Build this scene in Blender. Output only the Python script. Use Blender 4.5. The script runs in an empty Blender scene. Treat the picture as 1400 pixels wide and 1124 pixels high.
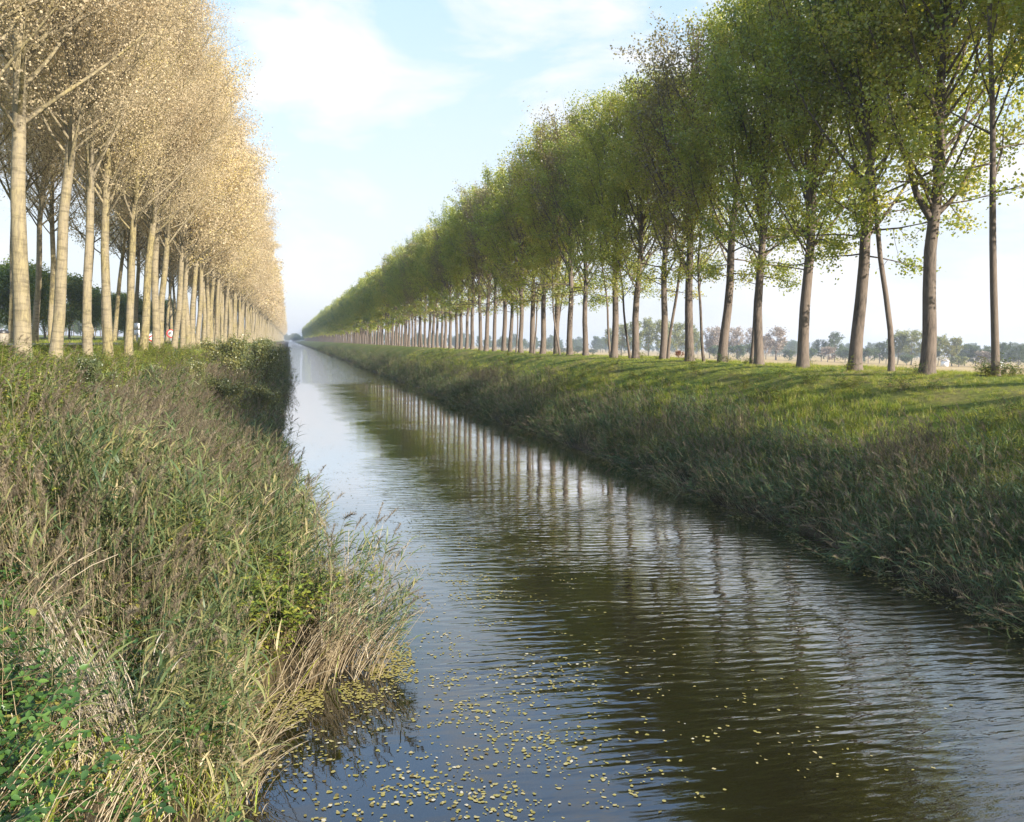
import bpy, math, random
import numpy as np
from mathutils import Matrix, Vector

SC = bpy.context.scene
COL = SC.collection
R = np.random.default_rng(7)
rad = math.radians

# ------------------------------------------------------------------ mesh collector (quads)
class Geo:
    def __init__(s):
        s.v = []; s.f = []; s.m = []; s.t = []; s.n = 0
    def add(s, v, f, mat=0, tint=0.5):
        v = np.asarray(v, np.float32).reshape(-1, 3); f = np.asarray(f, np.int64).reshape(-1, 4)
        s.v.append(v); s.f.append(f + s.n); s.n += len(v)
        s.m.append(np.full(len(f), mat, np.int32) if np.isscalar(mat) else np.asarray(mat, np.int32))
        s.t.append(np.full(len(f), tint, np.float32) if np.isscalar(tint) else np.asarray(tint, np.float32))
    def tube(s, pts, rad_, sides=6, mat=0, tint=0.5, cap=False):
        pts = np.asarray(pts, float); rr = np.asarray(rad_, float); n = len(pts)
        d = np.gradient(pts, axis=0); d /= np.linalg.norm(d, axis=1)[:, None] + 1e-9
        ref = np.where(np.abs(d[:, 2:3]) > 0.9, np.array([[1., 0, 0]]), np.array([[0, 0, 1.]]))
        if np.mean(np.abs(d[:, 2])) > 0.6: ref = np.tile([[1., 0, 0]], (n, 1))
        a = np.cross(d, ref); a /= np.linalg.norm(a, axis=1)[:, None] + 1e-9
        b = np.cross(d, a)
        th = np.arange(sides) / sides * 2 * np.pi
        ring = pts[:, None, :] + rr[:, None, None] * (np.cos(th)[None, :, None] * a[:, None, :] + np.sin(th)[None, :, None] * b[:, None, :])
        i = np.arange(n - 1)[:, None] * sides; j = np.arange(sides)[None, :]; k = (j + 1) % sides
        f = np.stack([i + j, i + k, i + sides + k, i + sides + j], -1).reshape(-1, 4)
        s.add(ring.reshape(-1, 3), f, mat, tint)
    def box(s, c, d, mat=0, tint=0.5):
        c = np.asarray(c, float); d = np.asarray(d, float) / 2
        v = np.array([[x, y, z] for x in (-1, 1) for y in (-1, 1) for z in (-1, 1)]) * d + c
        s.add(v, [[0, 1, 3, 2], [4, 6, 7, 5], [0, 4, 5, 1], [2, 3, 7, 6], [0, 2, 6, 4], [1, 5, 7, 3]], mat, tint)
    def leaves(s, c, size, up_bias=0.3, mat=0, tint=None, rng=R, asp=0.42, axis=None):
        c = np.asarray(c, float); n = len(c)
        if n == 0: return
        size = np.broadcast_to(np.asarray(size, float), (n,))
        nr = rng.normal(size=(n, 3)); nr[:, 2] += up_bias; nr /= np.linalg.norm(nr, axis=1)[:, None]
        q = rng.normal(size=(n, 3)) if axis is None else np.asarray(axis, float)
        u = np.cross(nr, q); u /= np.linalg.norm(u, axis=1)[:, None] + 1e-9
        if axis is not None:
            u, nr = np.cross(u, nr), nr
        w = np.cross(nr, u)
        u = u * (size * 0.5)[:, None]; w = w * (size * asp)[:, None]
        v = np.stack([c + u, c + w - u * 0.12, c - u, c - w - u * 0.12], 1)
        f = np.arange(n)[:, None] * 4 + np.arange(4)[None]
        s.add(v.reshape(-1, 3), f, mat, rng.random(n) if tint is None else tint)
    def blades(s, base, az, length, width, lean, bend, nseg=3, mat=0, tint=None, rng=R, face=None):
        """curved strips: lean = start angle from vertical, bend = extra angle gained to the tip"""
        base = np.asarray(base, float); n = len(base)
        if n == 0: return
        B = lambda x: np.broadcast_to(np.asarray(x, float), (n,))
        az, length, width, lean, bend = map(B, (az, length, width, lean, bend))
        hd = np.stack([np.cos(az), np.sin(az), 0 * az], 1)
        fa = az + np.pi / 2 + (0 if face is None else B(face))
        sd = np.stack([np.cos(fa), np.sin(fa), 0 * az], 1)
        p = base.copy(); rows = []
        for k in range(nseg + 1):
            t = k / nseg
            w = width * (0.55 + 1.2 * t - 1.7 * t * t) * 0.5 + width * 0.02
            rows.append(p - sd * w[:, None]); rows.append(p + sd * w[:, None])
            an = lean + bend * (t + 0.5 / nseg)
            p = p + (length / nseg)[:, None] * (hd * np.sin(an)[:, None] + np.array([0, 0, 1.]) * np.cos(an)[:, None])
        v = np.stack(rows, 1); m = 2 * (nseg + 1)
        k = np.arange(nseg) * 2
        f1 = np.stack([k, k + 1, k + 3, k + 2], 1)
        f = (np.arange(n)[:, None, None] * m + f1[None]).reshape(-1, 4)
        t = rng.random(n) if tint is None else B(tint)
        s.add(v.reshape(-1, 3), f, mat, np.repeat(t, nseg))
    def mesh(s, name, mats, smooth=False):
        me = bpy.data.meshes.new(name)
        v = np.concatenate(s.v); f = np.concatenate(s.f).astype(np.int32)
        me.vertices.add(len(v)); me.vertices.foreach_set('co', v.ravel().astype(np.float32))
        me.loops.add(f.size); me.loops.foreach_set('vertex_index', f.ravel())
        me.polygons.add(len(f)); me.polygons.foreach_set('loop_start', np.arange(len(f), dtype=np.int32) * 4)
        me.polygons.foreach_set('material_index', np.concatenate(s.m))
        if smooth: me.polygons.foreach_set('use_smooth', np.ones(len(f), bool))
        at = me.attributes.new('tint', 'FLOAT', 'FACE'); at.data.foreach_set('value', np.concatenate(s.t))
        for m in (mats if isinstance(mats, (list, tuple)) else [mats]): me.materials.append(m)
        me.update(calc_edges=True)
        return me

def link(name, me, parent=None, loc=None):
    o = bpy.data.objects.new(name, me); COL.objects.link(o)
    if parent is not None: o.parent = parent
    if loc is not None: o.location = loc
    return o
def tag(o, label=None, cat=None, group=None, kind=None):
    if label: o['label'] = label
    if cat: o['category'] = cat
    if group: o['group'] = group
    if kind: o['kind'] = kind
    return o
def empty(name, loc, label, cat, group=None):
    o = bpy.data.objects.new(name, None); COL.objects.link(o); o.location = loc
    o.empty_display_size = 0.3
    return tag(o, label, cat, group)

# ------------------------------------------------------------------ materials
def new_mat(name):
    m = bpy.data.materials.new(name); m.use_nodes = True
    nt = m.node_tree; nt.nodes.clear()
    return m, nt, nt.nodes, nt.links
def ramp(N, stops, interp='LINEAR'):
    r = N.new('ShaderNodeValToRGB'); r.color_ramp.interpolation = interp
    e = r.color_ramp.elements
    while len(e) < len(stops): e.new(0.5)
    for k, (p, c) in enumerate(stops):
        e[k].position = p; e[k].color = (*c, 1)
    return r
def leaf_mat(name, stops, trans=0.35, rnd=0.25, gloss=0.06, tcol=(1.25, 1.15, 0.55)):
    """diffuse + translucent leaf; colour from a per-leaf tint nudged per plant"""
    m, nt, N, L = new_mat(name)
    a = N.new('ShaderNodeAttribute'); a.attribute_name = 'tint'
    oi = N.new('ShaderNodeObjectInfo')
    mm = N.new('ShaderNodeMath'); mm.operation = 'MULTIPLY_ADD'
    L.new(oi.outputs['Random'], mm.inputs[0]); mm.inputs[1].default_value = rnd; mm.inputs[2].default_value = -rnd / 2
    ad = N.new('ShaderNodeMath'); ad.operation = 'ADD'; ad.use_clamp = True
    L.new(a.outputs['Fac'], ad.inputs[0]); L.new(mm.outputs[0], ad.inputs[1])
    r = ramp(N, stops); L.new(ad.outputs[0], r.inputs[0])
    d = N.new('ShaderNodeBsdfDiffuse'); L.new(r.outputs[0], d.inputs[0])
    t = N.new('ShaderNodeBsdfTranslucent')
    mu = N.new('ShaderNodeVectorMath'); mu.operation = 'MULTIPLY'; mu.inputs[1].default_value = tcol
    L.new(r.outputs[0], mu.inputs[0]); L.new(mu.outputs[0], t.inputs[0])
    x = N.new('ShaderNodeMixShader'); x.inputs[0].default_value = trans
    L.new(d.outputs[0], x.inputs[1]); L.new(t.outputs[0], x.inputs[2])
    out = N.new('ShaderNodeOutputMaterial')
    if gloss > 0:
        g = N.new('ShaderNodeBsdfGlossy'); g.inputs['Roughness'].default_value = 0.45
        x2 = N.new('ShaderNodeMixShader'); x2.inputs[0].default_value = gloss
        L.new(x.outputs[0], x2.inputs[1]); L.new(g.outputs[0], x2.inputs[2]); L.new(x2.outputs[0], out.inputs[0])
    else:
        L.new(x.outputs[0], out.inputs[0])
    return m
def bark_mat(name, ca, cb, cc, rings=0.0, bump=0.02):
    m, nt, N, L = new_mat(name)
    tc = N.new('ShaderNodeTexCoord'); oi = N.new('ShaderNodeObjectInfo')
    off = N.new('ShaderNodeVectorMath'); off.operation = 'ADD'
    sc = N.new('ShaderNodeVectorMath'); sc.operation = 'SCALE'; sc.inputs['Scale'].default_value = 40
    L.new(oi.outputs['Random'], sc.inputs[0]); L.new(tc.outputs['Object'], off.inputs[0]); L.new(sc.outputs[0], off.inputs[1])
    mp = N.new('ShaderNodeMapping'); mp.inputs['Scale'].default_value = (6, 6, 1.2); L.new(off.outputs[0], mp.inputs[0])
    n1 = N.new('ShaderNodeTexNoise'); n1.inputs['Scale'].default_value = 2.2; n1.inputs['Detail'].default_value = 6; n1.inputs['Roughness'].default_value = .7
    L.new(mp.outputs[0], n1.inputs['Vector'])
    n2 = N.new('ShaderNodeTexNoise'); n2.inputs['Scale'].default_value = 0.55; n2.inputs['Detail'].default_value = 3
    L.new(off.outputs[0], n2.inputs['Vector'])
    r1 = ramp(N, [(0.38, ca), (0.58, cb)]); L.new(n1.outputs[0], r1.inputs[0])
    mx = N.new('ShaderNodeMix'); mx.data_type = 'RGBA'
    r2 = ramp(N, [(0.42, (0, 0, 0)), (0.62, (1, 1, 1))]); L.new(n2.outputs[0], r2.inputs[0])
    mf = N.new('ShaderNodeMath'); mf.operation = 'MULTIPLY_ADD'; mf.use_clamp = True
    L.new(oi.outputs['Random'], mf.inputs[0]); mf.inputs[1].default_value = 0.6; L.new(r2.outputs[0], mf.inputs[2])
    mf2 = N.new('ShaderNodeMath'); mf2.operation = 'MULTIPLY'; mf2.inputs[1].default_value = .62; L.new(mf.outputs[0], mf2.inputs[0])
    L.new(mf2.outputs[0], mx.inputs[0]); L.new(r1.outputs[0], mx.inputs[6]); mx.inputs[7].default_value = (*cc, 1)
    col = mx.outputs[2]; hgt = n1.outputs[0]
    if rings > 0:
        mp2 = N.new('ShaderNodeMapping'); mp2.inputs['Scale'].default_value = (1.2, 1.2, 6); L.new(off.outputs[0], mp2.inputs[0])
        n3 = N.new('ShaderNodeTexNoise'); n3.inputs['Scale'].default_value = 1.6; n3.inputs['Detail'].default_value = 4; L.new(mp2.outputs[0], n3.inputs['Vector'])
        r3 = ramp(N, [(0.32, (1, 1, 1)), (0.50, (0, 0, 0))]); L.new(n3.outputs[0], r3.inputs[0])
        mx3 = N.new('ShaderNodeMix'); mx3.data_type = 'RGBA'
        f3 = N.new('ShaderNodeMath'); f3.operation = 'MULTIPLY'; f3.inputs[1].default_value = rings; L.new(r3.outputs[0], f3.inputs[0])
        L.new(f3.outputs[0], mx3.inputs[0]); L.new(col, mx3.inputs[6]); mx3.inputs[7].default_value = (ca[0] * .4, ca[1] * .4, ca[2] * .4, 1)
        col = mx3.outputs[2]
    b = N.new('ShaderNodeBsdfPrincipled'); b.inputs['Roughness'].default_value = 0.9
    L.new(col, b.inputs['Base Color'])
    bp = N.new('ShaderNodeBump'); bp.inputs['Strength'].default_value = .8; bp.inputs['Distance'].default_value = bump
    L.new(hgt, bp.inputs['Height']); L.new(bp.outputs[0], b.inputs['Normal'])
    out = N.new('ShaderNodeOutputMaterial'); L.new(b.outputs[0], out.inputs[0])
    return m
def plain(name, c, rough=.7, noise=.15, scale=6):
    m, nt, N, L = new_mat(name)
    tc = N.new('ShaderNodeTexCoord'); n = N.new('ShaderNodeTexNoise'); n.inputs['Scale'].default_value = scale; n.inputs['Detail'].default_value = 5
    L.new(tc.outputs['Object'], n.inputs['Vector'])
    r = ramp(N, [(.3, tuple(x * (1 - noise) for x in c)), (.7, tuple(min(1, x * (1 + noise)) for x in c))]); L.new(n.outputs[0], r.inputs[0])
    b = N.new('ShaderNodeBsdfPrincipled'); b.inputs['Roughness'].default_value = rough; L.new(r.outputs[0], b.inputs['Base Color'])
    out = N.new('ShaderNodeOutputMaterial'); L.new(b.outputs[0], out.inputs[0])
    return m

M = {}
M['leaf_green'] = leaf_mat('poplar_leaf_green', [(0, (.14, .21, .03)), (.4, (.31, .36, .048)), (.75, (.42, .43, .07)), (1, (.54, .47, .12))], .54, .45)
M['leaf_gold'] = leaf_mat('poplar_leaf_gold', [(0, (.45, .36, .235)), (.4, (.64, .525, .345)), (.8, (.70, .58, .345)), (1, (.70, .58, .20))], .55, .3, 0.02, (1.08, 1.02, .88))
M['bark_grey'] = bark_mat('bark_brown', (.03, .024, .019), (.145, .112, .085), (.155, .12, .092), bump=.03)
M['bark_pale'] = bark_mat('bark_pale_ochre', (.09, .072, .034), (.27, .22, .095), (.26, .215, .15), rings=.5, bump=.025)
M['hedge_leaf'] = leaf_mat('hedge_leaf', [(0, (.07, .12, .016)), (.6, (.16, .22, .03)), (.9, (.3, .3, .04)), (1, (.4, .34, .05))], .45, .3)
M['willow_leaf'] = leaf_mat('willow_leaf', [(0, (.06, .09, .025)), (.6, (.14, .165, .05)), (1, (.30, .27, .07))], .4, .35)
M['far_pale'] = leaf_mat('far_leaf_pale', [(0, (.10, .13, .04)), (1, (.34, .34, .13))], .3, .3, 0)
M['far_yellow'] = leaf_mat('far_leaf_yellow', [(0, (.10, .12, .03)), (1, (.32, .30, .09))], .3, .3, 0)
M['far_pink'] = leaf_mat('far_leaf_pinkish', [(0, (.24, .19, .16)), (1, (.42, .35, .30))], .3, .3, 0)
M['far_blue'] = leaf_mat('far_leaf_dark', [(0, (.045, .075, .04)), (1, (.14, .18, .08))], .3, .3, 0)
M['reed_leaf'] = leaf_mat('reed_leaf', [(0, (.04, .07, .026)), (.45, (.085, .125, .042)), (.72, (.165, .185, .06)), (.9, (.29, .25, .10)), (1, (.42, .34, .18))], .22, .4, .04, (1.15, 1.1, .65))
M['reed_leaf_blue'] = leaf_mat('reed_leaf_bluish', [(0, (.04, .08, .034)), (.5, (.09, .145, .055)), (.82, (.17, .20, .07)), (.94, (.28, .25, .11)), (1, (.40, .32, .18))], .3, .5, .03, (1.1, 1.1, .7))
M['reed_stem'] = leaf_mat('reed_stem', [(0, (.10, .12, .04)), (.5, (.34, .27, .14)), (1, (.55, .45, .29))], .1, .3, .03)
M['plume'] = leaf_mat('reed_plume', [(0, (.14, .11, .07)), (.6, (.26, .21, .14)), (1, (.38, .32, .22))], .3, .35, 0, (1, 1, 1))
M['straw'] = leaf_mat('dry_straw', [(0, (.17, .12, .07)), (.5, (.33, .26, .155)), (1, (.55, .46, .32))], .15, .3, .03, (1, 1, 1))
M['straw_pale'] = leaf_mat('bleached_straw', [(0, (.26, .21, .14)), (.5, (.39, .33, .24)), (1, (.54, .47, .37))], .15, .2, .03, (1, 1, 1))
M['bramble'] = leaf_mat('bramble_leaf', [(0, (.025, .065, .012)), (.6, (.07, .15, .025)), (.93, (.12, .21, .035)), (1, (.28, .25, .05))], .3, .3, .05)
M['weed'] = leaf_mat('weed_leaf', [(0, (.06, .10, .016)), (.5, (.15, .20, .026)), (.9, (.28, .29, .04)), (1, (.42, .37, .07))], .35, .2, .04)
M['weed_stem'] = leaf_mat('weed_stem', [(0, (.09, .06, .03)), (1, (.22, .16, .08))], .05, .2, 0)
M['grass'] = leaf_mat('grass_blade', [(0, (.11, .17, .018)), (.5, (.25, .32, .034)), (.8, (.42, .41, .065)), (1, (.50, .41, .18))], .35, .6, .03)
M['float_leaf'] = leaf_mat('fallen_leaf', [(0, (.12, .09, .03)), (.25, (.25, .22, .05)), (.6, (.30, .255, .085)), (.9, (.36, .30, .14)), (1, (.46, .42, .30))], .0, 0, .05)
M['red_leaf'] = leaf_mat('red_leaf', [(0, (.16, .07, .045)), (1, (.32, .16, .11))], .3, .2, 0)

# ------------------------------------------------------------------ terrain
YS = [-60, 0, 7, 9, 10.5, 11.7, 12.5, 13.2, 14.3, 16, 18.5, 22, 28, 36, 46, 60, 90, 140, 400, 3000]
XS = [-.9, -.7, -.6, -.55, -.55, -.45, .0, .95, 1.25, .75, .15, -.3, -.7, -.9, -1.0, -.85, -.6, -.4, -.5, -.5]
def shore(y):
    y = np.asarray(y, float)
    return np.interp(y, YS, XS) + .12 * np.sin(y * .9) * np.clip((y - 20) / 20, 0, 1) + .18 * np.sin(y * .23 + 1)* np.clip((y - 30) / 20, 0, 1)
UL = [-3000, -200, -30, -9, -7.6, -6, -3, -1.2, 0, .6, 2, 3]
ZL = [4.6, 4.7, 4.72, 4.62, 4.15, 3.3, 1.6, .5, -.03, -.4, -1.2, -1.2]
XR = [11, 13.0, 14.0, 14.35, 15, 17, 20, 23, 25, 27, 29.5, 31.5, 37, 40, 6000]
ZR = [-1.2, -1.1, -.35, 0.02, .3, 1.1, 2.55, 3.95, 4.33, 4.42, 4.36, 3.9, 1.0, .6, .6]
def shore_r(y):
    y = np.asarray(y, float)
    return .4 * np.sin(y * .31) * np.sin(y * .11 + 1) + .25 * np.sin(y * .31) * np.exp(-((y - 30) / 60) ** 2) + .15 * np.sin(y * .83 + 2) * np.exp(-((y - 20) / 40) ** 2)
def gz(x, y):
    x = np.asarray(x, float); y = np.asarray(y, float)
    u = x - shore(y)
    zl = np.interp(u, UL, ZL)
    ab = np.clip((11 - y) / 5.5, 0, 1); ab = ab * ab * (3 - 2 * ab)
    zl = zl + 1.25 * ab * np.clip(-u / .9, 0, 1) * np.clip((7 + u) / 3, 0, 1)
    zr = np.interp(x - shore_r(y), XR, ZR)
    wob = .07 * np.sin(x * .9 + y * .35) * np.sin(y * .6 - x * .3)
    return np.where(x < 6.5, zl, zr) + wob * np.clip((np.abs(x - 7) - 8) / 3, 0, 1)

gx = np.unique(np.concatenate([[-3000, -1500, -600, -200, -100, -60], np.arange(-40, -10, 3.), np.arange(-10, 3.6, .35), [5, 7, 9, 11], np.arange(13, 18, .3), np.arange(18, 33, .75), np.arange(33, 42, 1.5), [45, 60, 100, 200, 400, 800, 1500, 3200]]))
gy = np.unique(np.concatenate([[-400, -100, -60, -30, -10, -4], np.arange(0, 30, .5), np.arange(30, 80, 1.25), np.arange(80, 200, 5.), np.arange(200, 600, 25.), [700, 900, 1200, 1600, 2200, 3200]]))
GX, GY = np.meshgrid(gx, gy)
GZ = gz(GX, GY)
g = Geo(); nx, ny = len(gx), len(gy)
i = (np.arange(ny - 1)[:, None] * nx + np.arange(nx - 1)[None]).ravel()
g.add(np.stack([GX, GY, GZ], -1), np.stack([i, i + 1, i + nx + 1, i + nx], 1))
def ground_mat():
    m, nt, N, L = new_mat('ground_soil_grass')
    tc = N.new('ShaderNodeTexCoord')
    n1 = N.new('ShaderNodeTexNoise'); n1.inputs['Scale'].default_value = .35; n1.inputs['Detail'].default_value = 6
    n2 = N.new('ShaderNodeTexNoise'); n2.inputs['Scale'].default_value = 7; n2.inputs['Detail'].default_value = 6; n2.inputs['Roughness'].default_value = .7
    for n in (n1, n2): L.new(tc.outputs['Object'], n.inputs['Vector'])
    r1 = ramp(N, [(.35, (.09, .135, .02)), (.5, (.14, .165, .03)), (.68, (.22, .19, .07))]); L.new(n1.outputs[0], r1.inputs[0])
    r2 = ramp(N, [(.3, (.55, .55, .5)), (.7, (1.25, 1.2, 1.1))]); L.new(n2.outputs[0], r2.inputs[0])
    mu = N.new('ShaderNodeMix'); mu.data_type = 'RGBA'; mu.blend_type = 'MULTIPLY'; mu.inputs[0].default_value = 1
    L.new(r1.outputs[0], mu.inputs[6]); L.new(r2.outputs[0], mu.inputs[7])
    # dark leaf mould and mud low on the banks
    sx = N.new('ShaderNodeSeparateXYZ'); L.new(tc.outputs['Object'], sx.inputs[0])
    mr = N.new('ShaderNodeMapRange'); mr.inputs[1].default_value = 1.1; mr.inputs[2].default_value = .3; L.new(sx.outputs['Z'], mr.inputs[0])
    ad = N.new('ShaderNodeMapRange'); ad.inputs[1].default_value = 8; ad.inputs[2].default_value = 5; L.new(sx.outputs['X'], ad.inputs[0])
    mxx = N.new('ShaderNodeMath'); mxx.operation = 'MAXIMUM'; L.new(mr.outputs[0], mxx.inputs[0]); L.new(ad.outputs[0], mxx.inputs[1])
    x36 = N.new('ShaderNodeMath'); x36.operation = 'LESS_THAN'; x36.inputs[1].default_value = 33; L.new(sx.outputs['X'], x36.inputs[0])
    ml = N.new('ShaderNodeMath'); ml.operation = 'GREATER_THAN'; ml.inputs[1].default_value = -7.5; L.new(sx.outputs['X'], ml.inputs[0])
    f0 = N.new('ShaderNodeMath'); f0.operation = 'MULTIPLY'; L.new(mxx.outputs[0], f0.inputs[0]); L.new(x36.outputs[0], f0.inputs[1])
    f1 = N.new('ShaderNodeMath'); f1.operation = 'MULTIPLY'; L.new(f0.outputs[0], f1.inputs[0]); L.new(ml.outputs[0], f1.inputs[1])
    rs = ramp(N, [(.3, (.03, .022, .012)), (.7, (.09, .07, .035))]); L.new(n2.outputs[0], rs.inputs[0])
    ms = N.new('ShaderNodeMix'); ms.data_type = 'RGBA'; L.new(f1.outputs[0], ms.inputs[0]); L.new(mu.outputs[2], ms.inputs[6]); L.new(rs.outputs[0], ms.inputs[7])
    # stubble field on the polder
    mp = N.new('ShaderNodeMapping'); mp.inputs['Scale'].default_value = (.02, .004, 1); mp.inputs['Rotation'].default_value = (0, 0, .5); L.new(tc.outputs['Object'], mp.inputs[0])
    n3 = N.new('ShaderNodeTexNoise'); n3.inputs['Scale'].default_value = 3; n3.inputs['Detail'].default_value = 5; L.new(mp.outputs[0], n3.inputs['Vector'])
    rf = ramp(N, [(.35, (.33, .225, .08)), (.65, (.42, .30, .135))]); L.new(n3.outputs[0], rf.inputs[0])
    fm = N.new('ShaderNodeMapRange'); fm.inputs[1].default_value = 39; fm.inputs[2].default_value = 44; L.new(sx.outputs['X'], fm.inputs[0])
    m2 = N.new('ShaderNodeMix'); m2.data_type = 'RGBA'; L.new(fm.outputs[0], m2.inputs[0]); L.new(ms.outputs[2], m2.inputs[6]); L.new(rf.outputs[0], m2.inputs[7])
    b = N.new('ShaderNodeBsdfPrincipled'); b.inputs['Roughness'].default_value = .95; b.inputs['Specular IOR Level'].default_value = .15
    L.new(m2.outputs[2], b.inputs['Base Color'])
    bp = N.new('ShaderNodeBump'); bp.inputs['Strength'].default_value = .6; bp.inputs['Distance'].default_value = .05; L.new(n2.outputs[0], bp.inputs['Height']); L.new(bp.outputs[0], b.inputs['Normal'])
    out = N.new('ShaderNodeOutputMaterial'); L.new(b.outputs[0], out.inputs[0])
    return m
tag(link('ground', g.mesh('ground', ground_mat(), True)), kind='structure')

# road behind the first row of trees on the left bank
g = Geo(); yy = np.array([-60, 0, 30, 60, 100, 160, 300, 600, 1200, 2000.])
v = np.array([[x, y, float(gz(x, y)) + .1] for y in yy for x in (-12.9, -10.0)])
k = np.arange(len(yy) - 1) * 2
g.add(v, np.stack([k, k + 1, k + 3, k + 2], 1))
tag(link('road', g.mesh('road', plain('asphalt', (.06, .058, .055), .85, .25, 3))), kind='structure')

# ------------------------------------------------------------------ water
def water_mat():
    m, nt, N, L = new_mat('canal_water')
    tc = N.new('ShaderNodeTexCoord')
    sx = N.new('ShaderNodeSeparateXYZ'); L.new(tc.outputs['Object'], sx.inputs[0])
    def noise(scale, rot, detail, sc, dist=0):
        mp = N.new('ShaderNodeMapping'); mp.inputs['Scale'].default_value = scale; mp.inputs['Rotation'].default_value = (0, 0, rot); L.new(tc.outputs['Object'], mp.inputs[0])
        n = N.new('ShaderNodeTexNoise'); n.inputs['Scale'].default_value = sc; n.inputs['Detail'].default_value = detail; n.inputs['Distortion'].default_value = dist
        L.new(mp.outputs[0], n.inputs['Vector']); return n.outputs[0]
    def math_(op, a, b=None, c=None):
        x = N.new('ShaderNodeMath'); x.operation = op
        for k, q in enumerate((a, b, c)):
            if q is None: continue
            if isinstance(q, (int, float)): x.inputs[k].default_value = q
            else: L.new(q, x.inputs[k])
        return x.outputs[0]
    mpw = N.new('ShaderNodeMapping'); mpw.inputs['Rotation'].default_value = (0, 0, rad(9)); L.new(tc.outputs['Object'], mpw.inputs[0])
    w = N.new('ShaderNodeTexWave'); w.wave_type = 'BANDS'; w.bands_direction = 'Y'; w.inputs['Scale'].default_value = 1.0
    w.inputs['Distortion'].default_value = 8; w.inputs['Detail'].default_value = 2; w.inputs['Detail Scale'].default_value = .55; w.inputs['Detail Roughness'].default_value = .45
    L.new(mpw.outputs[0], w.inputs['Vector'])
    a1 = noise((.5, 2.6, 1), rad(12), 2, 1.75)
    a2 = noise((.6, 2.2, 1), rad(-10), 2.5, 4.2)
    big = noise((.25, .5, 1), 0, 2, .45)
    h = math_('ADD', math_('MULTIPLY', w.outputs[0], .2), math_('ADD', math_('MULTIPLY', a1, 1.15), math_('MULTIPLY', a2, .42)))
    # calm in the lee of the reeds, ruffled towards the middle and in gusts farther off
    lee = N.new('ShaderNodeMapRange'); lee.interpolation_type = 'SMOOTHSTEP'; lee.inputs[1].default_value = 2.2; lee.inputs[2].default_value = 4.8; lee.inputs[3].default_value = .07; lee.inputs[4].default_value = 1
    L.new(math_('ADD', sx.outputs['X'], math_('MULTIPLY', big, 1.2)), lee.inputs[0])
    gust = N.new('ShaderNodeMapRange'); gust.inputs[1].default_value = .35; gust.inputs[2].default_value = .65; gust.inputs[3].default_value = .2; gust.inputs[4].default_value = 1.3; L.new(big, gust.inputs[0])
    far = N.new('ShaderNodeMapRange'); far.interpolation_type = 'SMOOTHSTEP'; far.inputs[1].default_value = 12; far.inputs[2].default_value = 42; far.inputs[3].default_value = 1; far.inputs[4].default_value = .22; L.new(sx.outputs['Y'], far.inputs[0])
    amp = math_('MULTIPLY', math_('MULTIPLY', lee.outputs[0], gust.outputs[0]), far.outputs[0])
    b2 = N.new('ShaderNodeMapRange'); b2.interpolation_type = 'SMOOTHSTEP'; b2.inputs[1].default_value = 100; b2.inputs[2].default_value = 112; b2.inputs[3].default_value = 0; b2.inputs[4].default_value = .6; L.new(sx.outputs['Y'], b2.inputs[0])
    amp = math_('ADD', amp, b2.outputs[0])
    bp = N.new('ShaderNodeBump'); bp.inputs['Strength'].default_value = 1; bp.inputs['Distance'].default_value = .0225
    L.new(math_('MULTIPLY', h, amp), bp.inputs['Height'])
    d = N.new('ShaderNodeBsdfDiffuse'); d.inputs['Color'].default_value = (.011, .0095, .0035, 1)
    gl = N.new('ShaderNodeBsdfGlossy'); gl.inputs['Roughness'].default_value = .006
    fr = N.new('ShaderNodeFresnel'); fr.inputs['IOR'].default_value = 1.333
    L.new(bp.outputs[0], gl.inputs['Normal']); L.new(bp.outputs[0], fr.inputs['Normal'])
    fc = N.new('ShaderNodeMath'); fc.operation = 'MULTIPLY_ADD'; fc.use_clamp = True; L.new(fr.outputs[0], fc.inputs[0]); fc.inputs[1].default_value = 2.5; fc.inputs[2].default_value = .03
    b = N.new('ShaderNodeMixShader'); L.new(fc.outputs[0], b.inputs[0]); L.new(d.outputs[0], b.inputs[1]); L.new(gl.outputs[0], b.inputs[2])
    out = N.new('ShaderNodeOutputMaterial'); L.new(b.outputs[0], out.inputs[0])
    return m
g = Geo()
ys = np.array([-60, 0, 20, 60, 150, 400, 1000, 1900.])
g.add(np.array([[x, y, 0] for y in ys for x in (-3, 17.)]), np.stack([np.arange(7) * 2, np.arange(7) * 2 + 1, np.arange(7) * 2 + 3, np.arange(7) * 2 + 2], 1))
tag(link('water', g.mesh('water', water_mat())), kind='structure')

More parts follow.
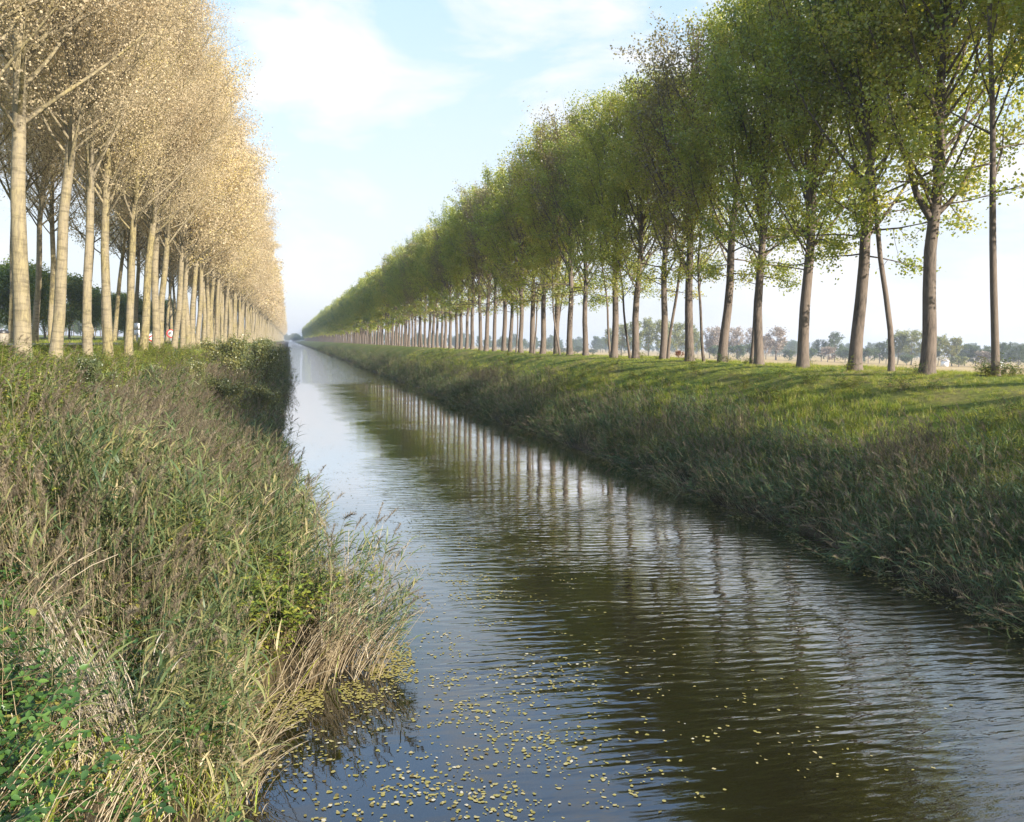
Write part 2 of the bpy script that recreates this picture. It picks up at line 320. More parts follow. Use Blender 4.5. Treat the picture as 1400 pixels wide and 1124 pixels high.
# ------------------------------------------------------------------ trees
def tree_geo(rng, H, r0, cb, rmax, nprim, nsec, nleaf, lsize, elev=(40, 62), clump=.33, twig=True, wander=.25, shape='poplar', limbs=0, big=(), droop=0., bare_prim=.25, sides=9, rtop=1.0, twig_r=.012, nter=0, pieces=7):
    wood, leaf, limb_list = Geo(), Geo(), []
    zs = np.concatenate([[-.4, 0, .25, .7], np.linspace(1.6, H * .97, 12)])
    ph = rng.random(4) * 6.28
    px = wander * (np.sin(zs / H * 3.1 + ph[0]) - math.sin(ph[0])) + .06 * (np.sin(zs * .9 + ph[1]) - math.sin(ph[1]))
    py = wander * (np.sin(zs / H * 2.7 + ph[2]) - math.sin(ph[2])) + .06 * (np.sin(zs * .8 + ph[3]) - math.sin(ph[3]))
    rr = r0 * np.clip(1 - np.clip(zs, 0, H) / (H * rtop), .02, 1) ** .75 * (1 + .30 * np.exp(-np.clip(zs, 0, 9) / .45)) + .012
    wood.tube(np.stack([px, py, zs], 1), rr, sides)
    at = lambda z: np.array([np.interp(z, zs, px), np.interp(z, zs, py), z])
    Rz = lambda z: np.interp(z, zs, rr)
    def reach(t):
        if shape == 'poplar': return rmax * np.interp(t, [0, .12, .35, .6, .82, 1], [.62, .9, 1, .86, .55, .2])
        if shape == 'wide': return rmax * np.interp(t, [0, .1, .3, .55, .8, 1], [.7, .95, 1, .97, .75, .3])
        return rmax * np.interp(t, [0, .15, .5, .8, 1], [.7, 1, 1, .75, .3])
    anch, wts = [], []
    def branch(p0, az, el, Ln, rb, tgt, sd=5, curve=.35):
        n = 6; p = [np.array(p0, float)]; e = el
        a = az
        for q in range(n - 1):
            d = np.array([math.cos(e) * math.cos(a), math.cos(e) * math.sin(a), math.sin(e)])
            p.append(p[-1] + d * Ln / (n - 1)); e += curve / (n - 1) + rng.normal() * .09; a += rng.normal() * .13
        p = np.array(p); tgt.tube(p, np.linspace(rb, max(rb * .12, .008), n), sd)
        return p
    golden = 2.399
    a0 = rng.random() * 6.28
    jobs = []
    for q in range(nprim):
        t = (q + rng.random()) / nprim
        jobs.append((cb + (H * .95 - cb) * t ** 1.08, a0 + q * golden + rng.normal() * .3, None, None, None, t))
    for (z, az, el, Ln, rb) in big: jobs.append((z, az, el, Ln, rb, .1))
    for q, (z, az, el, Ln, rb, t) in enumerate(jobs):
        main = el is not None
        if not main:
            el = rad(rng.uniform(*elev)) + .25 * t
            if droop and t < .18 and rng.random() < droop: el = rad(rng.uniform(-12, 25))
            Ln = reach(t) * rng.uniform(.8, 1.12) / max(.3, math.cos(el + .1))
            Ln = min(Ln, rmax * 1.55, (H * 1.02 - z) / max(.15, math.sin(el + .15)) if el > 0 else 9)
            rb = min(Rz(z) * .5, .01 + .0105 * Ln)
        own = main or (limbs and q < limbs)
        tgt = Geo() if own else wood
        p = branch(at(z), az, el, Ln, rb, tgt, 6 if own else 4, .35 if el > 0.3 else .1)
        if own: limb_list.append(tgt)
        ns = max(2, int(nsec * (Ln / rmax) * .8 * (1.6 if main else 1)))
        for k in range(ns):
            sfr = bare_prim + (1 - bare_prim) * (k + rng.random()) / ns
            b0 = np.array([np.interp(sfr * 5, range(6), p[:, c]) for c in range(3)])
            L2 = rng.uniform(.22, .42) * max(Ln, rmax * .5) * (1.15 - .55 * sfr)
            az2 = az + rng.normal() * 1.15; el2 = el + rng.normal() * .4 + (.1 if not droop else -.1)
            d2 = np.array([math.cos(el2) * math.cos(az2), math.cos(el2) * math.sin(az2), math.sin(el2)])
            mid = b0 + d2 * L2 * .5 + rng.normal(size=3) * .05 * L2
            tip = b0 + d2 * L2 + rng.normal(size=3) * .1 * L2
            if twig: wood.tube(np.array([b0, mid, tip]), [twig_r * 1.3, twig_r, twig_r * .4], 3)
            for _ in range(nter):
                f = rng.uniform(.3, 1); b1 = b0 + (tip - b0) * f; t1 = b1 + (d2 + rng.normal(size=3) * .6) * L2 * .4
                wood.tube(np.array([b1, (b1 + t1) / 2, t1]), [twig_r * .5, twig_r * .4, twig_r * .25], 3)
            anch.append(np.stack([b0, mid, tip])); wts.append(L2)
        anch.append(p[[3, 4, 5]]); wts.append(Ln * .25)
    anch = np.array(anch); w = np.array(wts) * rng.uniform(.1, 1.0, len(wts)) ** 1.4; w /= w.sum()
    ix = rng.choice(len(anch), nleaf, p=w)
    s = rng.uniform(.15, 1.12, nleaf)[:, None]
    A = anch[ix]
    c = np.where(s < .5, A[:, 0] + (A[:, 1] - A[:, 0]) * s * 2, A[:, 1] + (A[:, 2] - A[:, 1]) * (s - .5) * 2)
    c = c + rng.normal(size=c.shape) * clump * np.array([1, 1, .85])
    keep = c[:, 2] > cb * .55
    c = c[keep]; ix = ix[keep]
    br_t = rng.random(len(anch))
    leaf.leaves(c, lsize * rng.uniform(.65, 1.25, len(c)), .35, 0, np.clip(.55 * rng.random(len(c)) + .45 * br_t[ix], 0, 1), rng)
    return wood, leaf, limb_list

class Proto: pass
def proto(name, bark, leafm, seed, **kw):
    rng = np.random.default_rng(seed)
    w, l, li = tree_geo(rng, **kw)
    p = Proto(); p.trunk = w.mesh(name + '_trunk', bark, True); p.crown = l.mesh(name + '_crown', leafm)
    p.limbs = [x.mesh(name + '_limb', bark, True) for x in li]
    return p
def plant(p, x, y, label, cat, group, name='poplar_tree', scale=1., rotz=0., lean=(0, 0), z=None, sxy=1.):
    z = float(gz(x, y)) if z is None else z
    o = empty(name, (0, 0, 0), label, cat, group)
    o.matrix_world = Matrix.Translation((x, y, z)) @ Matrix.Rotation(lean[0], 4, 'Y') @ Matrix.Rotation(lean[1], 4, 'X') @ Matrix.Rotation(rotz, 4, 'Z') @ Matrix.Diagonal((scale * sxy, scale * sxy, scale, 1))
    link('trunk', p.trunk, o); link('crown', p.crown, o)
    for me in p.limbs: link('limb', me, o)
    return o

ONES = 'zeroth first second third fourth fifth sixth seventh eighth ninth tenth eleventh twelfth thirteenth fourteenth fifteenth sixteenth seventeenth eighteenth nineteenth'.split()
TENS = ['', '', 'twent', 'thirt', 'fort', 'fift', 'sixt']
def ordn(n):
    if n < 20: return ONES[n]
    return TENS[n // 10] + ('ieth' if n % 10 == 0 else 'y-' + ONES[n % 10])

G, B = M['leaf_green'], M['bark_grey']
near = dict(H=20.9, r0=.275, cb=5.2, rmax=4.8, nprim=48, nsec=10, lsize=.14, clump=.25, limbs=5, droop=.55, wander=.22)
RN = [proto('green_poplar', B, G, 100 + q, nleaf=41000, **near) for q in range(5)]
fork = proto('forked_poplar', B, G, 120, nleaf=54000, big=[(6.1, rad(168), rad(56), 6.5, .16), (6.3, rad(-20), rad(48), 4.2, .11), (7.4, rad(60), rad(60), 6, .11)], **{**near, 'cb': 6.4, 'rmax': 5.2, 'wander': .06})
RM = [proto('green_poplar_mid', B, G, 140 + q, **{**near, 'nleaf': 22000, 'lsize': .18, 'nprim': 40, 'limbs': 0, 'sides': 7, 'nsec': 7}) for q in range(5)]
RF = [proto('green_poplar_far', B, G, 160 + q, **{**near, 'nleaf': 8500, 'lsize': .30, 'nprim': 30, 'limbs': 0, 'sides': 6, 'nsec': 5, 'twig': False, 'clump': .32}) for q in range(4)]
M['leaf_dry'] = leaf_mat('poplar_leaf_dry', [(0, (.14, .12, .06)), (.5, (.27, .23, .10)), (1, (.42, .37, .12))], .45, .3)
RB = [proto('drying_poplar', M['bark_grey'], M['leaf_dry'], 170 + q, **{**near, 'nleaf': 13000, 'lsize': .17, 'limbs': 0, 'nter': 2, 'clump': .32}) for q in range(2)]
thin = dict(H=17.5, r0=.105, cb=5.2, rmax=2.3, nprim=24, nsec=6, nleaf=9000, lsize=.14, clump=.3, wander=.75, sides=7, droop=.4, elev=(30, 60))
TH = [proto('thin_poplar', B, G, 180 + q, **thin) for q in range(4)]
thin_tall = proto('slim_tall_poplar', B, G, 190, **{**thin, 'H': 21, 'r0': .135, 'wander': .18, 'cb': 6.5, 'nleaf': 17000, 'rmax': 3.3})

rr_ = random.Random(3)
thickY = [30.04, 34.5, 38.7, 43.0, 47.25, 51.5, 56.2, 60.6, 64.8, 71.9, 76.4, 80.9, 85.2, 89.7, 94.0, 98.6]
while thickY[-1] < 520: thickY.append(thickY[-1] + 4.45 + rr_.uniform(-.3, .3))
GR = 'tall poplars in the row along the far grassy bank'
first = ['thick dark trunk forking into heavy limbs, nearest big poplar on the grassy bank', 'straight brown poplar next along the grassy bank after the forked one',
         'leaning tan poplar with a slim crooked stem touching its foot', 'tan poplar third along from the forked one, crooked thin neighbour at its side']
for q, y in enumerate(thickY):
    p = (fork if q == 0 else RN[q % 5]) if y < 74 else RM[q % 5] if y < 200 else RF[q % 4]
    if q in (5, 10, 13, 17, 18, 24, 31, 33, 40): p = RB[q % 2]
    lab = first[q] if q < len(first) else f'green poplar, {ordn(q)} big trunk beyond the forked poplar on the grassy bank' if q < 56 else 'distant green poplar merged with its neighbours far along the grassy bank'
    plant(p, 26 + rr_.uniform(-.2, .2), y, lab, 'tree', GR, scale=rr_.uniform(.88, 1.06), rotz=0 if q == 0 else rr_.uniform(0, 6.28), lean=(rad(-.6 if q == 0 else rr_.uniform(-.8, 1.0)), rad(rr_.uniform(-1, 1))), sxy=rr_.uniform(.94, 1.08))
thin_at = [(26.29, 1.0, 'slim dark poplar standing alone with leafy shoots round its foot beside the field'),
           (32.5, 1.15, 'crooked dark thin tree bowing between the two nearest thick poplars'),
           (39.4, .95, 'slim pale stem rising against the foot of the leaning tan poplar'),
           (44.4, .85, 'thin bent tree whose top curls towards the neighbouring thick trunk, past the leaning tan poplar'),
           (49.7, .85, 'thin tree bowed like a hook, second thin stem past the leaning tan poplar'),
           (55.5, 1.0, 'slender second stem leaning on a thick trunk in a twin-stemmed pair'),
           (61.7, .85, 'thin wavy stem just past the twin-stemmed pair'),
           (66.9, .9, 'thin wavy stem, second one past the twin-stemmed pair'),
           (78.4, .85, 'thin dark stem, third one past the twin-stemmed pair'), (81.5, .8, 'thin dark stem, fourth one past the twin-stemmed pair'),
           (88.5, .85, 'thin dark stem, fifth one past the twin-stemmed pair'), (95.5, .8, 'thin dark stem, sixth one past the twin-stemmed pair')]
for q, (y, s, lab) in enumerate(thin_at):
    plant(thin_tall if q == 0 else TH[q % 4], 26.0 + (.25 if q in (2, 5) else rr_.uniform(-.5, .4)), y, lab, 'tree', 'thin understorey trees between the thick poplars', scale=s, rotz=rr_.uniform(0, 6.28), lean=(rad(-4.5 if q == 0 else -6 if q == 1 else rr_.uniform(-5, -1)), rad(rr_.uniform(-1.5, 1.5))))
# two trees just outside the frame whose boughs hang in at its edge and whose shade falls on the bank
for q, y in enumerate((21.7, 17.3, 12.9, 8.4, 4., -.5, -5.)):
    plant(RN[(q + 2) % 5], 26.2, y, 'green poplar standing before the slim dark poplar, only boughs showing' if q == 0 else 'green poplar out of sight nearest the viewer on the grassy bank', 'tree', GR, rotz=1 + q * 2., lean=(.02, 0))

# --- left bank: pale trunks, thin gold foliage
GD, BP = M['leaf_gold'], M['bark_pale']
lk = dict(H=22.6, r0=.245, cb=6.8, rmax=4.5, nprim=56, nsec=10, lsize=.077, clump=.36, limbs=6, elev=(28, 58), wander=.35, shape='wide', nter=5, twig_r=.010, bare_prim=.2)
LN = [proto('gold_poplar', BP, GD, 200 + q, nleaf=62000, **lk) for q in range(5)]
LM = [proto('gold_poplar_mid', BP, GD, 220 + q, **{**lk, 'nleaf': 36000, 'lsize': .14, 'nprim': 44, 'limbs': 0, 'sides': 7, 'nter': 2, 'nsec': 8, 'rmax': 5.2}) for q in range(4)]
LF = [proto('gold_poplar_far', BP, GD, 240 + q, **{**lk, 'nleaf': 7500, 'lsize': .36, 'nprim': 30, 'limbs': 0, 'sides': 6, 'nter': 0, 'nsec': 5, 'twig': False, 'rmax': 5.6}) for q in range(4)]
frontY = [26.2, 31.1, 35.35, 40.6, 45.3, 50.4, 55.6, 59.7, 63.3, 70.3, 74.6, 79.2, 83.5]
while frontY[-1] < 480: frontY.append(frontY[-1] + 4.7 + rr_.uniform(-.3, .3))
GL = 'gold poplars in the first row on the reedy bank'
lfirst = ['gold poplar before the widest pale trunk, only its boughs in view', 'widest pale yellow trunk of the gold poplars on the reedy bank', 'gold poplar leaning towards the water next after the widest pale trunk',
          'whitish slim trunk with a knobbly burr near its foot, among gold poplars', 'mossy yellow-green trunk next past the whitish burred trunk']
leans = [3, 3.2, 3.2, 1, 2, 2, 3.5, 2, 2]
slim = [1, 1.0, .85, .76, .9, .86, .95]
for q, y in enumerate(frontY):
    p = LN[q % 5] if y < 68 else LM[q % 4] if y < 190 else LF[q % 4]
    lab = lfirst[q] if q < len(lfirst) else f'gold poplar, {ordn(q - 1)} first-row trunk beyond the widest pale trunk' if q < 50 else 'distant gold poplar merged with its neighbours far along the reedy bank'
    t_ = plant(p, -8.6 + rr_.uniform(-.12, .12), y, lab, 'tree', GL, scale=rr_.uniform(.96, 1.05), rotz=rr_.uniform(0, 6.28), lean=(rad(leans[q] if q < 9 else rr_.uniform(0, 3.2)), rad(rr_.uniform(-1, 1))), sxy=slim[q] if q < 7 else rr_.uniform(.92, 1.06))
burr_tree = [o for o in bpy.data.objects if o.get('label') == lfirst[3]][0]
burr = Geo()
zz = np.linspace(.75, 1.85, 12); th = np.arange(14) / 14 * 6.283
rr = np.interp(zz, [.75, 1.0, 1.25, 1.5, 1.85], [.15, .25, .30, .25, .12])[:, None] * (1 + .14 * np.sin(2 * th + 1)[None] + .10 * np.sin(5 * th)[None] * np.sin(zz * 9)[:, None] + .09 * R.normal(size=(12, 14)))
i_, j_ = np.arange(11)[:, None] * 14, np.arange(14)[None]; k_ = (j_ + 1) % 14
burr.add(np.stack([rr * np.cos(th)[None], rr * np.sin(th)[None], np.repeat(zz[:, None], 14, 1)], -1), np.stack([i_ + j_, i_ + k_, i_ + 14 + k_, i_ + 14 + j_], -1))
link('burr', burr.mesh('burr', M['bark_pale'], True), burr_tree)
backY = [39, 43.5, 48.6, 52.8, 56.2, 66.5, 71.5, 76.6, 82.6, 86.8, 92, 97, 102, 107.2]
while backY[-1] < 330: backY.append(backY[-1] + 4.9 + rr_.uniform(-.3, .3))
for q, y in enumerate(backY):
    p = LN[(q + 2) % 5] if y < 58 else LM[(q + 1) % 4] if y < 190 else LF[q % 4]
    lab = f'gold poplar across the road, {ordn(q + 1)} trunk of the second row' if q < 40 else 'distant gold poplar of the second row merged with its neighbours'
    plant(p, -14 + rr_.uniform(-.2, .2), y, lab, 'tree', 'gold poplars in the second row across the road', scale=rr_.uniform(.9, 1.0), rotz=rr_.uniform(0, 6.28), lean=(rad(rr_.uniform(0, 4)), rad(rr_.uniform(-1, 1))), sxy=rr_.uniform(.72, .85))

# small dense trees behind the road on the left
HK = dict(H=8.4, r0=.14, cb=1.5, rmax=3.0, nprim=26, nsec=6, nleaf=9000, lsize=.26, clump=.4, elev=(20, 60), shape='round', sides=6)
HD = [proto('roadside_tree', M['bark_pale'], M['hedge_leaf'], 260 + q, **HK) for q in range(4)]
for q in range(26):
    y = 62 + q * 5.6 + rr_.uniform(-1, 1); x = -31 + rr_.uniform(-2, 2) + q * .12
    plant(HD[q % 4], x, y, f'small dense green tree, {ordn(q + 1)} in the line behind the road', 'tree', 'small green trees lined up behind the road', 'roadside_tree', scale=rr_.uniform(.62, 1.0), rotz=rr_.uniform(0, 6.28))

# willow shrubs leaning over the water on the left bank
WK = dict(H=4.6, r0=.09, cb=.3, rmax=2.3, nprim=20, nsec=7, nleaf=9500, lsize=.13, clump=.22, elev=(30, 75), shape='round', sides=6, bare_prim=.1)
WS = [proto('willow_shrub', M['bark_grey'], M['willow_leaf'], 280 + q, **WK) for q in range(2)]
for q, (x, y, s, lab) in enumerate([(-2.3, 62, .85, 'dark green willow shrub overhanging the water where the reeds end'), (-3.6, 57.5, .72, 'rounded willow shrub tucked behind the overhanging one on the bank'),
                                   (-1.9, 70, .7, 'grey-green willow shrub just beyond the overhanging one'), (-3.0, 40, .5, 'low yellow-flecked shrub among reeds before the willows'), (-1.6, 47, .5, 'low dark shrub at the reedy water edge before the willows'),
                                   (-5.6, 27, .36, 'small rounded shrub among weeds at the crest of the reedy bank before the burred trunk'), (-5.2, 36, .34, 'bushy shrub with yellowing leaves on the crest of the reedy bank'), (-4.6, 44, .42, 'dark leafy shrub on the crest just before the rounded willow shrub'),
                                   (-2.2, 84, .85, 'willow shrub far along the reedy bank')]):
    plant(WS[q % 2], x, y, lab, 'shrub', 'shrubs on the reedy bank', 'willow_shrub', scale=s, rotz=q * 1.3)
# red-leaved shrub at the foot of the twin-stemmed poplar
rs = proto('red_shrub', M['bark_grey'], M['red_leaf'], 290, H=1.3, r0=.03, cb=.15, rmax=.75, nprim=14, nsec=5, nleaf=1500, lsize=.09, clump=.12, shape='round', sides=5)
plant(rs, 27.6, 56.4, 'small reddish shrub behind the twin-stemmed poplar', 'shrub', None, 'red_shrub', scale=.45)

# trees beyond the field
FT = [(157,400,13.1,3.7,'pale'),(166,407,15.7,4.2,'pale'),(167,391,16.6,4.4,'pale'),(177,397,18.1,4.5,'pale'),(179,385,17.2,4.4,'pale'),(188,387,16.3,4.4,'pale'),(198,393,16.0,4.1,'pale'),(197,382,12.9,2.9,'pale'),(216,406,15.5,3.1,'pink'),(217,400,15.9,3.1,'pink'),(227,406,15.8,2.9,'pink'),(226,395,16.0,3.1,'pink'),(234,396,15.5,2.7,'pink'),(240,381,16.2,4.8,'pink'),(246,400,13.1,3.1,'pink'),(209,387,6.2,3.7,'bush'),(214,373,6.4,4.0,'bush'),(225,378,7.3,3.7,'bush'),(245,377,4.8,3.0,'bush'),(248,363,5.8,3.2,'bush'),(261,373,10.4,3.0,'blue'),(263,365,13.7,4.0,'blue'),(249,351,6.3,3.1,'pinkbush'),(255,346,6.1,3.1,'bush'),(257,332,6.3,3.4,'bush'),(267,337,9.2,3.1,'blue'),(269,335,9.9,3.1,'blue'),(254,309,13.4,4.1,'pale'),(255,302,13.7,4.0,'pale'),(262,302,12.9,3.4,'pale'),(266,299,11.8,3.1,'pale'),(263,288,11.1,3.9,'yellow'),(257,294,6.1,3.0,'bush'),(287,307,9.1,3.2,'blue'),(290,304,8.5,3.5,'blue'),(290,297,8.3,3.1,'blue'),(276,276,9.6,3.5,'blue'),(280,272,8.6,3.2,'blue'),(276,261,9.1,3.4,'blue'),(258,279,3.9,3.2,'palebush'),(271,280,5.7,3.0,'pinkbush'),(247,295,4.0,2.7,'bush'),(176,574,7.7,4.2,'blue'),(139,543,9.3,3.4,'blue'),(159,579,8.9,3.6,'blue'),(185,529,4.6,3.9,'blue'),(175,532,3.4,3.9,'blue'),(194,525,2.9,3.4,'blue')]
FK = dict(H=15., r0=.25, cb=2.6, rmax=4.2, nprim=24, nsec=5, nleaf=3600, lsize=.5, clump=.45, elev=(25, 60), shape='wide', sides=5, twig=False)
FB = dict(H=6., r0=.15, cb=.5, rmax=3.2, nprim=16, nsec=5, nleaf=1800, lsize=.5, clump=.4, elev=(15, 60), shape='round', sides=5, twig=False)
FP = {'pale': [proto('field_tree', BP, M['far_pale'], 300 + q, **FK) for q in range(3)], 'pink': [proto('field_poplar', B, M['far_pink'], 310 + q, **{**FK, 'rmax': 3.2, 'nleaf': 2600}) for q in range(2)],
      'blue': [proto('field_tree_dark', B, M['far_blue'], 320 + q, **{**FK, 'cb': 1.5}) for q in range(2)], 'yellow': [proto('field_tree_yellow', B, M['far_yellow'], 330, **FK)],
      'bush': [proto('field_bush', B, M['far_blue'], 340 + q, **FB) for q in range(2)], 'pinkbush': [proto('field_bush_pink', B, M['far_pink'], 350, **FB)], 'palebush': [proto('field_bush_pale', B, M['far_pale'], 351, **FB)]}
FL = {'pale': ('pale green tall tree', 'pale broad trees beyond the stubble field'), 'pink': ('pinkish bare-looking poplar', 'pinkish poplars beyond the stubble field'), 'blue': ('dark bluish tree', 'dark trees beyond the stubble field'),
      'yellow': ('yellow-green rounded tree', None), 'bush': ('dark low bush', 'low bushes beyond the stubble field'), 'pinkbush': ('reddish low bush', 'low bushes beyond the stubble field'), 'palebush': ('pale low bush beside the white shed', None)}
cnt = {}
order = sorted(range(len(FT)), key=lambda q: math.atan2(FT[q][0], FT[q][1]))
for q in order:
    x, y, h, w, kd = FT[q]
    n = cnt[kd] = cnt.get(kd, 0) + 1
    bs = FB if 'bush' in kd else FK
    s = h / bs['H']
    nm, gr = FL[kd]
    lab = f'{nm} beyond the stubble field, {ordn(n)} of its kind counting from the canal' if kd not in ('yellow', 'palebush') else nm + ' beyond the stubble field'
    plant(FP[kd][q % len(FP[kd])], x, y, lab, 'bush' if 'bush' in kd else 'tree', gr, 'field_bush' if 'bush' in kd else 'field_tree', scale=s, rotz=q * 1.7, z=.55, sxy=w / (bs['rmax'] if kd != 'pink' else 3.2) / s * 1.12)

# ------------------------------------------------------------------ geometry-node scatter for uncountable growth
def scatter(name, pts, rot, scl, idx, meshes, label=None):
    c = bpy.data.collections.new(name + '_kinds')
    for q, me in enumerate(meshes):
        c.objects.link(bpy.data.objects.new(f'{name}_kind_{q:02d}', me))
    me = bpy.data.meshes.new(name); n = len(pts)
    me.vertices.add(n); me.vertices.foreach_set('co', np.asarray(pts, np.float32).ravel())
    me.attributes.new('rot', 'FLOAT_VECTOR', 'POINT').data.foreach_set('vector', np.asarray(rot, np.float32).ravel())
    me.attributes.new('scl', 'FLOAT', 'POINT').data.foreach_set('value', np.asarray(scl, np.float32))
    me.attributes.new('idx', 'INT', 'POINT').data.foreach_set('value', np.asarray(idx, np.int32))
    o = link(name, me)
    ng = bpy.data.node_groups.new(name, 'GeometryNodeTree')
    ng.interface.new_socket('Geometry', in_out='INPUT', socket_type='NodeSocketGeometry')
    ng.interface.new_socket('Geometry', in_out='OUTPUT', socket_type='NodeSocketGeometry')
    N, L = ng.nodes, ng.links
    gi, go = N.new('NodeGroupInput'), N.new('NodeGroupOutput')
    ci = N.new('GeometryNodeCollectionInfo'); ci.inputs['Collection'].default_value = c
    ci.inputs['Separate Children'].default_value = True; ci.inputs['Reset Children'].default_value = True
    ip = N.new('GeometryNodeInstanceOnPoints'); ip.inputs['Pick Instance'].default_value = True
    def at(nm, ty):
        a = N.new('GeometryNodeInputNamedAttribute'); a.data_type = ty; a.inputs['Name'].default_value = nm; return a.outputs['Attribute']
    L.new(gi.outputs[0], ip.inputs['Points']); L.new(ci.outputs[0], ip.inputs['Instance'])
    L.new(at('idx', 'INT'), ip.inputs['Instance Index']); L.new(at('rot', 'FLOAT_VECTOR'), ip.inputs['Rotation']); L.new(at('scl', 'FLOAT'), ip.inputs['Scale'])
    L.new(ip.outputs[0], go.inputs[0])
    o.modifiers.new('scatter', 'NODES').node_group = ng
    return tag(o, label, None, None, 'stuff')

# plants of the banks
def reed_tuft(rng, n, h, plume, leafy, dry=0., rad_=.22, lw=1., arch=1., stem=(.0, 1.), low=.22):
    g = Geo()
    for q in range(n):
        b = np.array([*rng.normal(size=2) * rad_, -.1]); hh = h * rng.uniform(.62, 1.15)
        az = rng.random() * 6.28; le = abs(rng.normal()) * .13 * arch + .02; bd = rng.uniform(.0, .3) * arch
        K = 6; p = [b]; e = le
        for k in range(K):
            p.append(p[-1] + hh / K * np.array([math.cos(az) * math.sin(e), math.sin(az) * math.sin(e), math.cos(e)])); e += bd / K
        p = np.array(p)
        tint = rng.random()
        g.tube(p, np.linspace(.0055, .0028, K + 1), 3, 1, stem[0] + (stem[1] - stem[0]) * tint)
        isdry = rng.random() < dry
        if not isdry:
            nl = max(3, int(leafy * rng.uniform(.7, 1.2)))
            s = rng.uniform(low, .98, nl); s.sort()
            pos = np.stack([np.interp(s * K, range(K + 1), p[:, c]) for c in range(3)], 1)
            wind = rng.normal(size=nl) * 1.2 + .3
            g.blades(pos, wind, lw * rng.uniform(.3, .56, nl) * (1.1 - .35 * s), lw * rng.uniform(.022, .04, nl), rng.uniform(.35, 1.0, nl), rng.uniform(.4, 1.7, nl), 4, 0, np.clip(.12 + .55 * rng.random(nl) + .4 * (s < .42) * rng.random(nl) + .2 * tint, 0, 1), rng, face=rng.normal(size=nl) * .5)
        if rng.random() < plume:
            top = p[-1]; m = 84; t = rng.random(m)
            ax = np.array([.3 + .3 * rng.normal(), .3 * rng.normal(), 1.]); ax /= np.linalg.norm(ax)
            L = rng.uniform(.24, .42); tn = rng.random()
            c = top + ax * (t * L)[:, None] + np.array([.06, 0, -.04]) * (t ** 2)[:, None]
            g.blades(c, rng.random(m) * 6.28, rng.uniform(.05, .12, m) * (1.15 - .6 * t), .009, rng.uniform(.3, .9, m), rng.uniform(0, 1., m), 2, 2, np.clip(.6 * tn + .4 * rng.random(m), 0, 1), rng)
    return g
def straw_tuft(rng, n, h, lean, bend):
    g = Geo()
    for q in range(n):
        b = np.array([*rng.normal(size=2) * .14, -.1]); hh = h * rng.uniform(.6, 1.1); K = 6
        az = rng.normal() * .35; e = lean * rng.uniform(.6, 1.2); p = [b]; bd = bend * rng.uniform(.5, 1.2)
        for k in range(K):
            p.append(p[-1] + hh / K * np.array([math.cos(az) * math.sin(e), math.sin(az) * math.sin(e), math.cos(e)])); e += bd / K
        g.tube(np.array(p), np.linspace(.0065, .003, K + 1), 3, 0, rng.random())
    nl = n // 2
    g.blades(np.stack([rng.normal(size=nl) * .2, rng.normal(size=nl) * .2, rng.uniform(0, h * .6, nl)], 1), rng.random(nl) * 6.28, rng.uniform(.2, .45, nl), .014, rng.uniform(.3, 1.2, nl), rng.uniform(.3, 1.6, nl), 4, 0, None, rng)
    return g
def bramble_bush(rng, h, nst, nl, lsz):
    g = Geo()
    for q in range(nst):
        az = rng.random() * 6.28; e = rng.uniform(.1, .6); L = h * rng.uniform(.8, 1.5); K = 6; bd = rng.uniform(.6, 1.6)
        p = [np.array([*rng.normal(size=2) * .1, -.05])]
        for k in range(K):
            p.append(p[-1] + L / K * np.array([math.cos(az) * math.sin(e), math.sin(az) * math.sin(e), math.cos(e)])); e += bd / K
        p = np.array(p); g.tube(p, np.linspace(.006, .002, K + 1), 3, 1, rng.random())
        s = np.repeat(rng.uniform(.15, 1, nl), 3)
        c = np.stack([np.interp(s * K, range(K + 1), p[:, k]) for k in range(3)], 1)
        a = np.tile([0, 2.1, 4.2], nl) + np.repeat(rng.random(nl) * 6.28, 3)
        st = np.repeat(rng.normal(size=(nl, 3)) * .06, 3, 0)
        ax = np.stack([np.cos(a), np.sin(a), rng.normal(size=len(a)) * .35 - .1], 1); ax /= np.linalg.norm(ax, axis=1)[:, None]
        sz = lsz * rng.uniform(.7, 1.2, len(a))
        # leaf with a folded midrib: two quads
        n_ = np.stack([rng.normal(size=len(a)) * .3, rng.normal(size=len(a)) * .3, np.ones(len(a))], 1)
        sd = np.cross(ax, n_); sd /= np.linalg.norm(sd, axis=1)[:, None]
        up = np.cross(sd, ax)
        b0 = c + st; t0 = b0 + ax * sz[:, None]; md = b0 + ax * (sz * .5)[:, None] - up * (sz * .06)[:, None]
        side = lambda f_, w_: (b0 + ax * (sz * f_)[:, None] + sd * (sz * w_)[:, None] + up * (sz * abs(w_) * .2)[:, None])
        v = np.stack([b0, md, t0, side(.2, .27), side(.55, .30), side(.84, .12), side(.2, -.27), side(.55, -.30), side(.84, -.12)], 1); k9 = np.arange(len(a))[:, None] * 9
        f = np.concatenate([k9 + np.array([q_]) for q_ in ([0, 1, 4, 3], [1, 2, 5, 4], [0, 6, 7, 1], [1, 7, 8, 2])])
        tt = np.repeat(np.clip(rng.random(nl) * .97, 0, 1), 3)
        g.add(v.reshape(-1, 3), f, 0, np.tile(tt, 4))
    return g
def grass_tuft(rng, n, h, spread):
    g = Geo(); b = np.concatenate([rng.normal(size=(n, 2)) * spread, np.full((n, 1), -.03)], 1)
    g.blades(b, rng.random(n) * 6.28, h * rng.uniform(.5, 1.2, n), rng.uniform(.006, .012, n) * (1 + h), rng.uniform(0, .5, n), rng.uniform(.2, 1.5, n), 3, 0, None, rng)
    return g

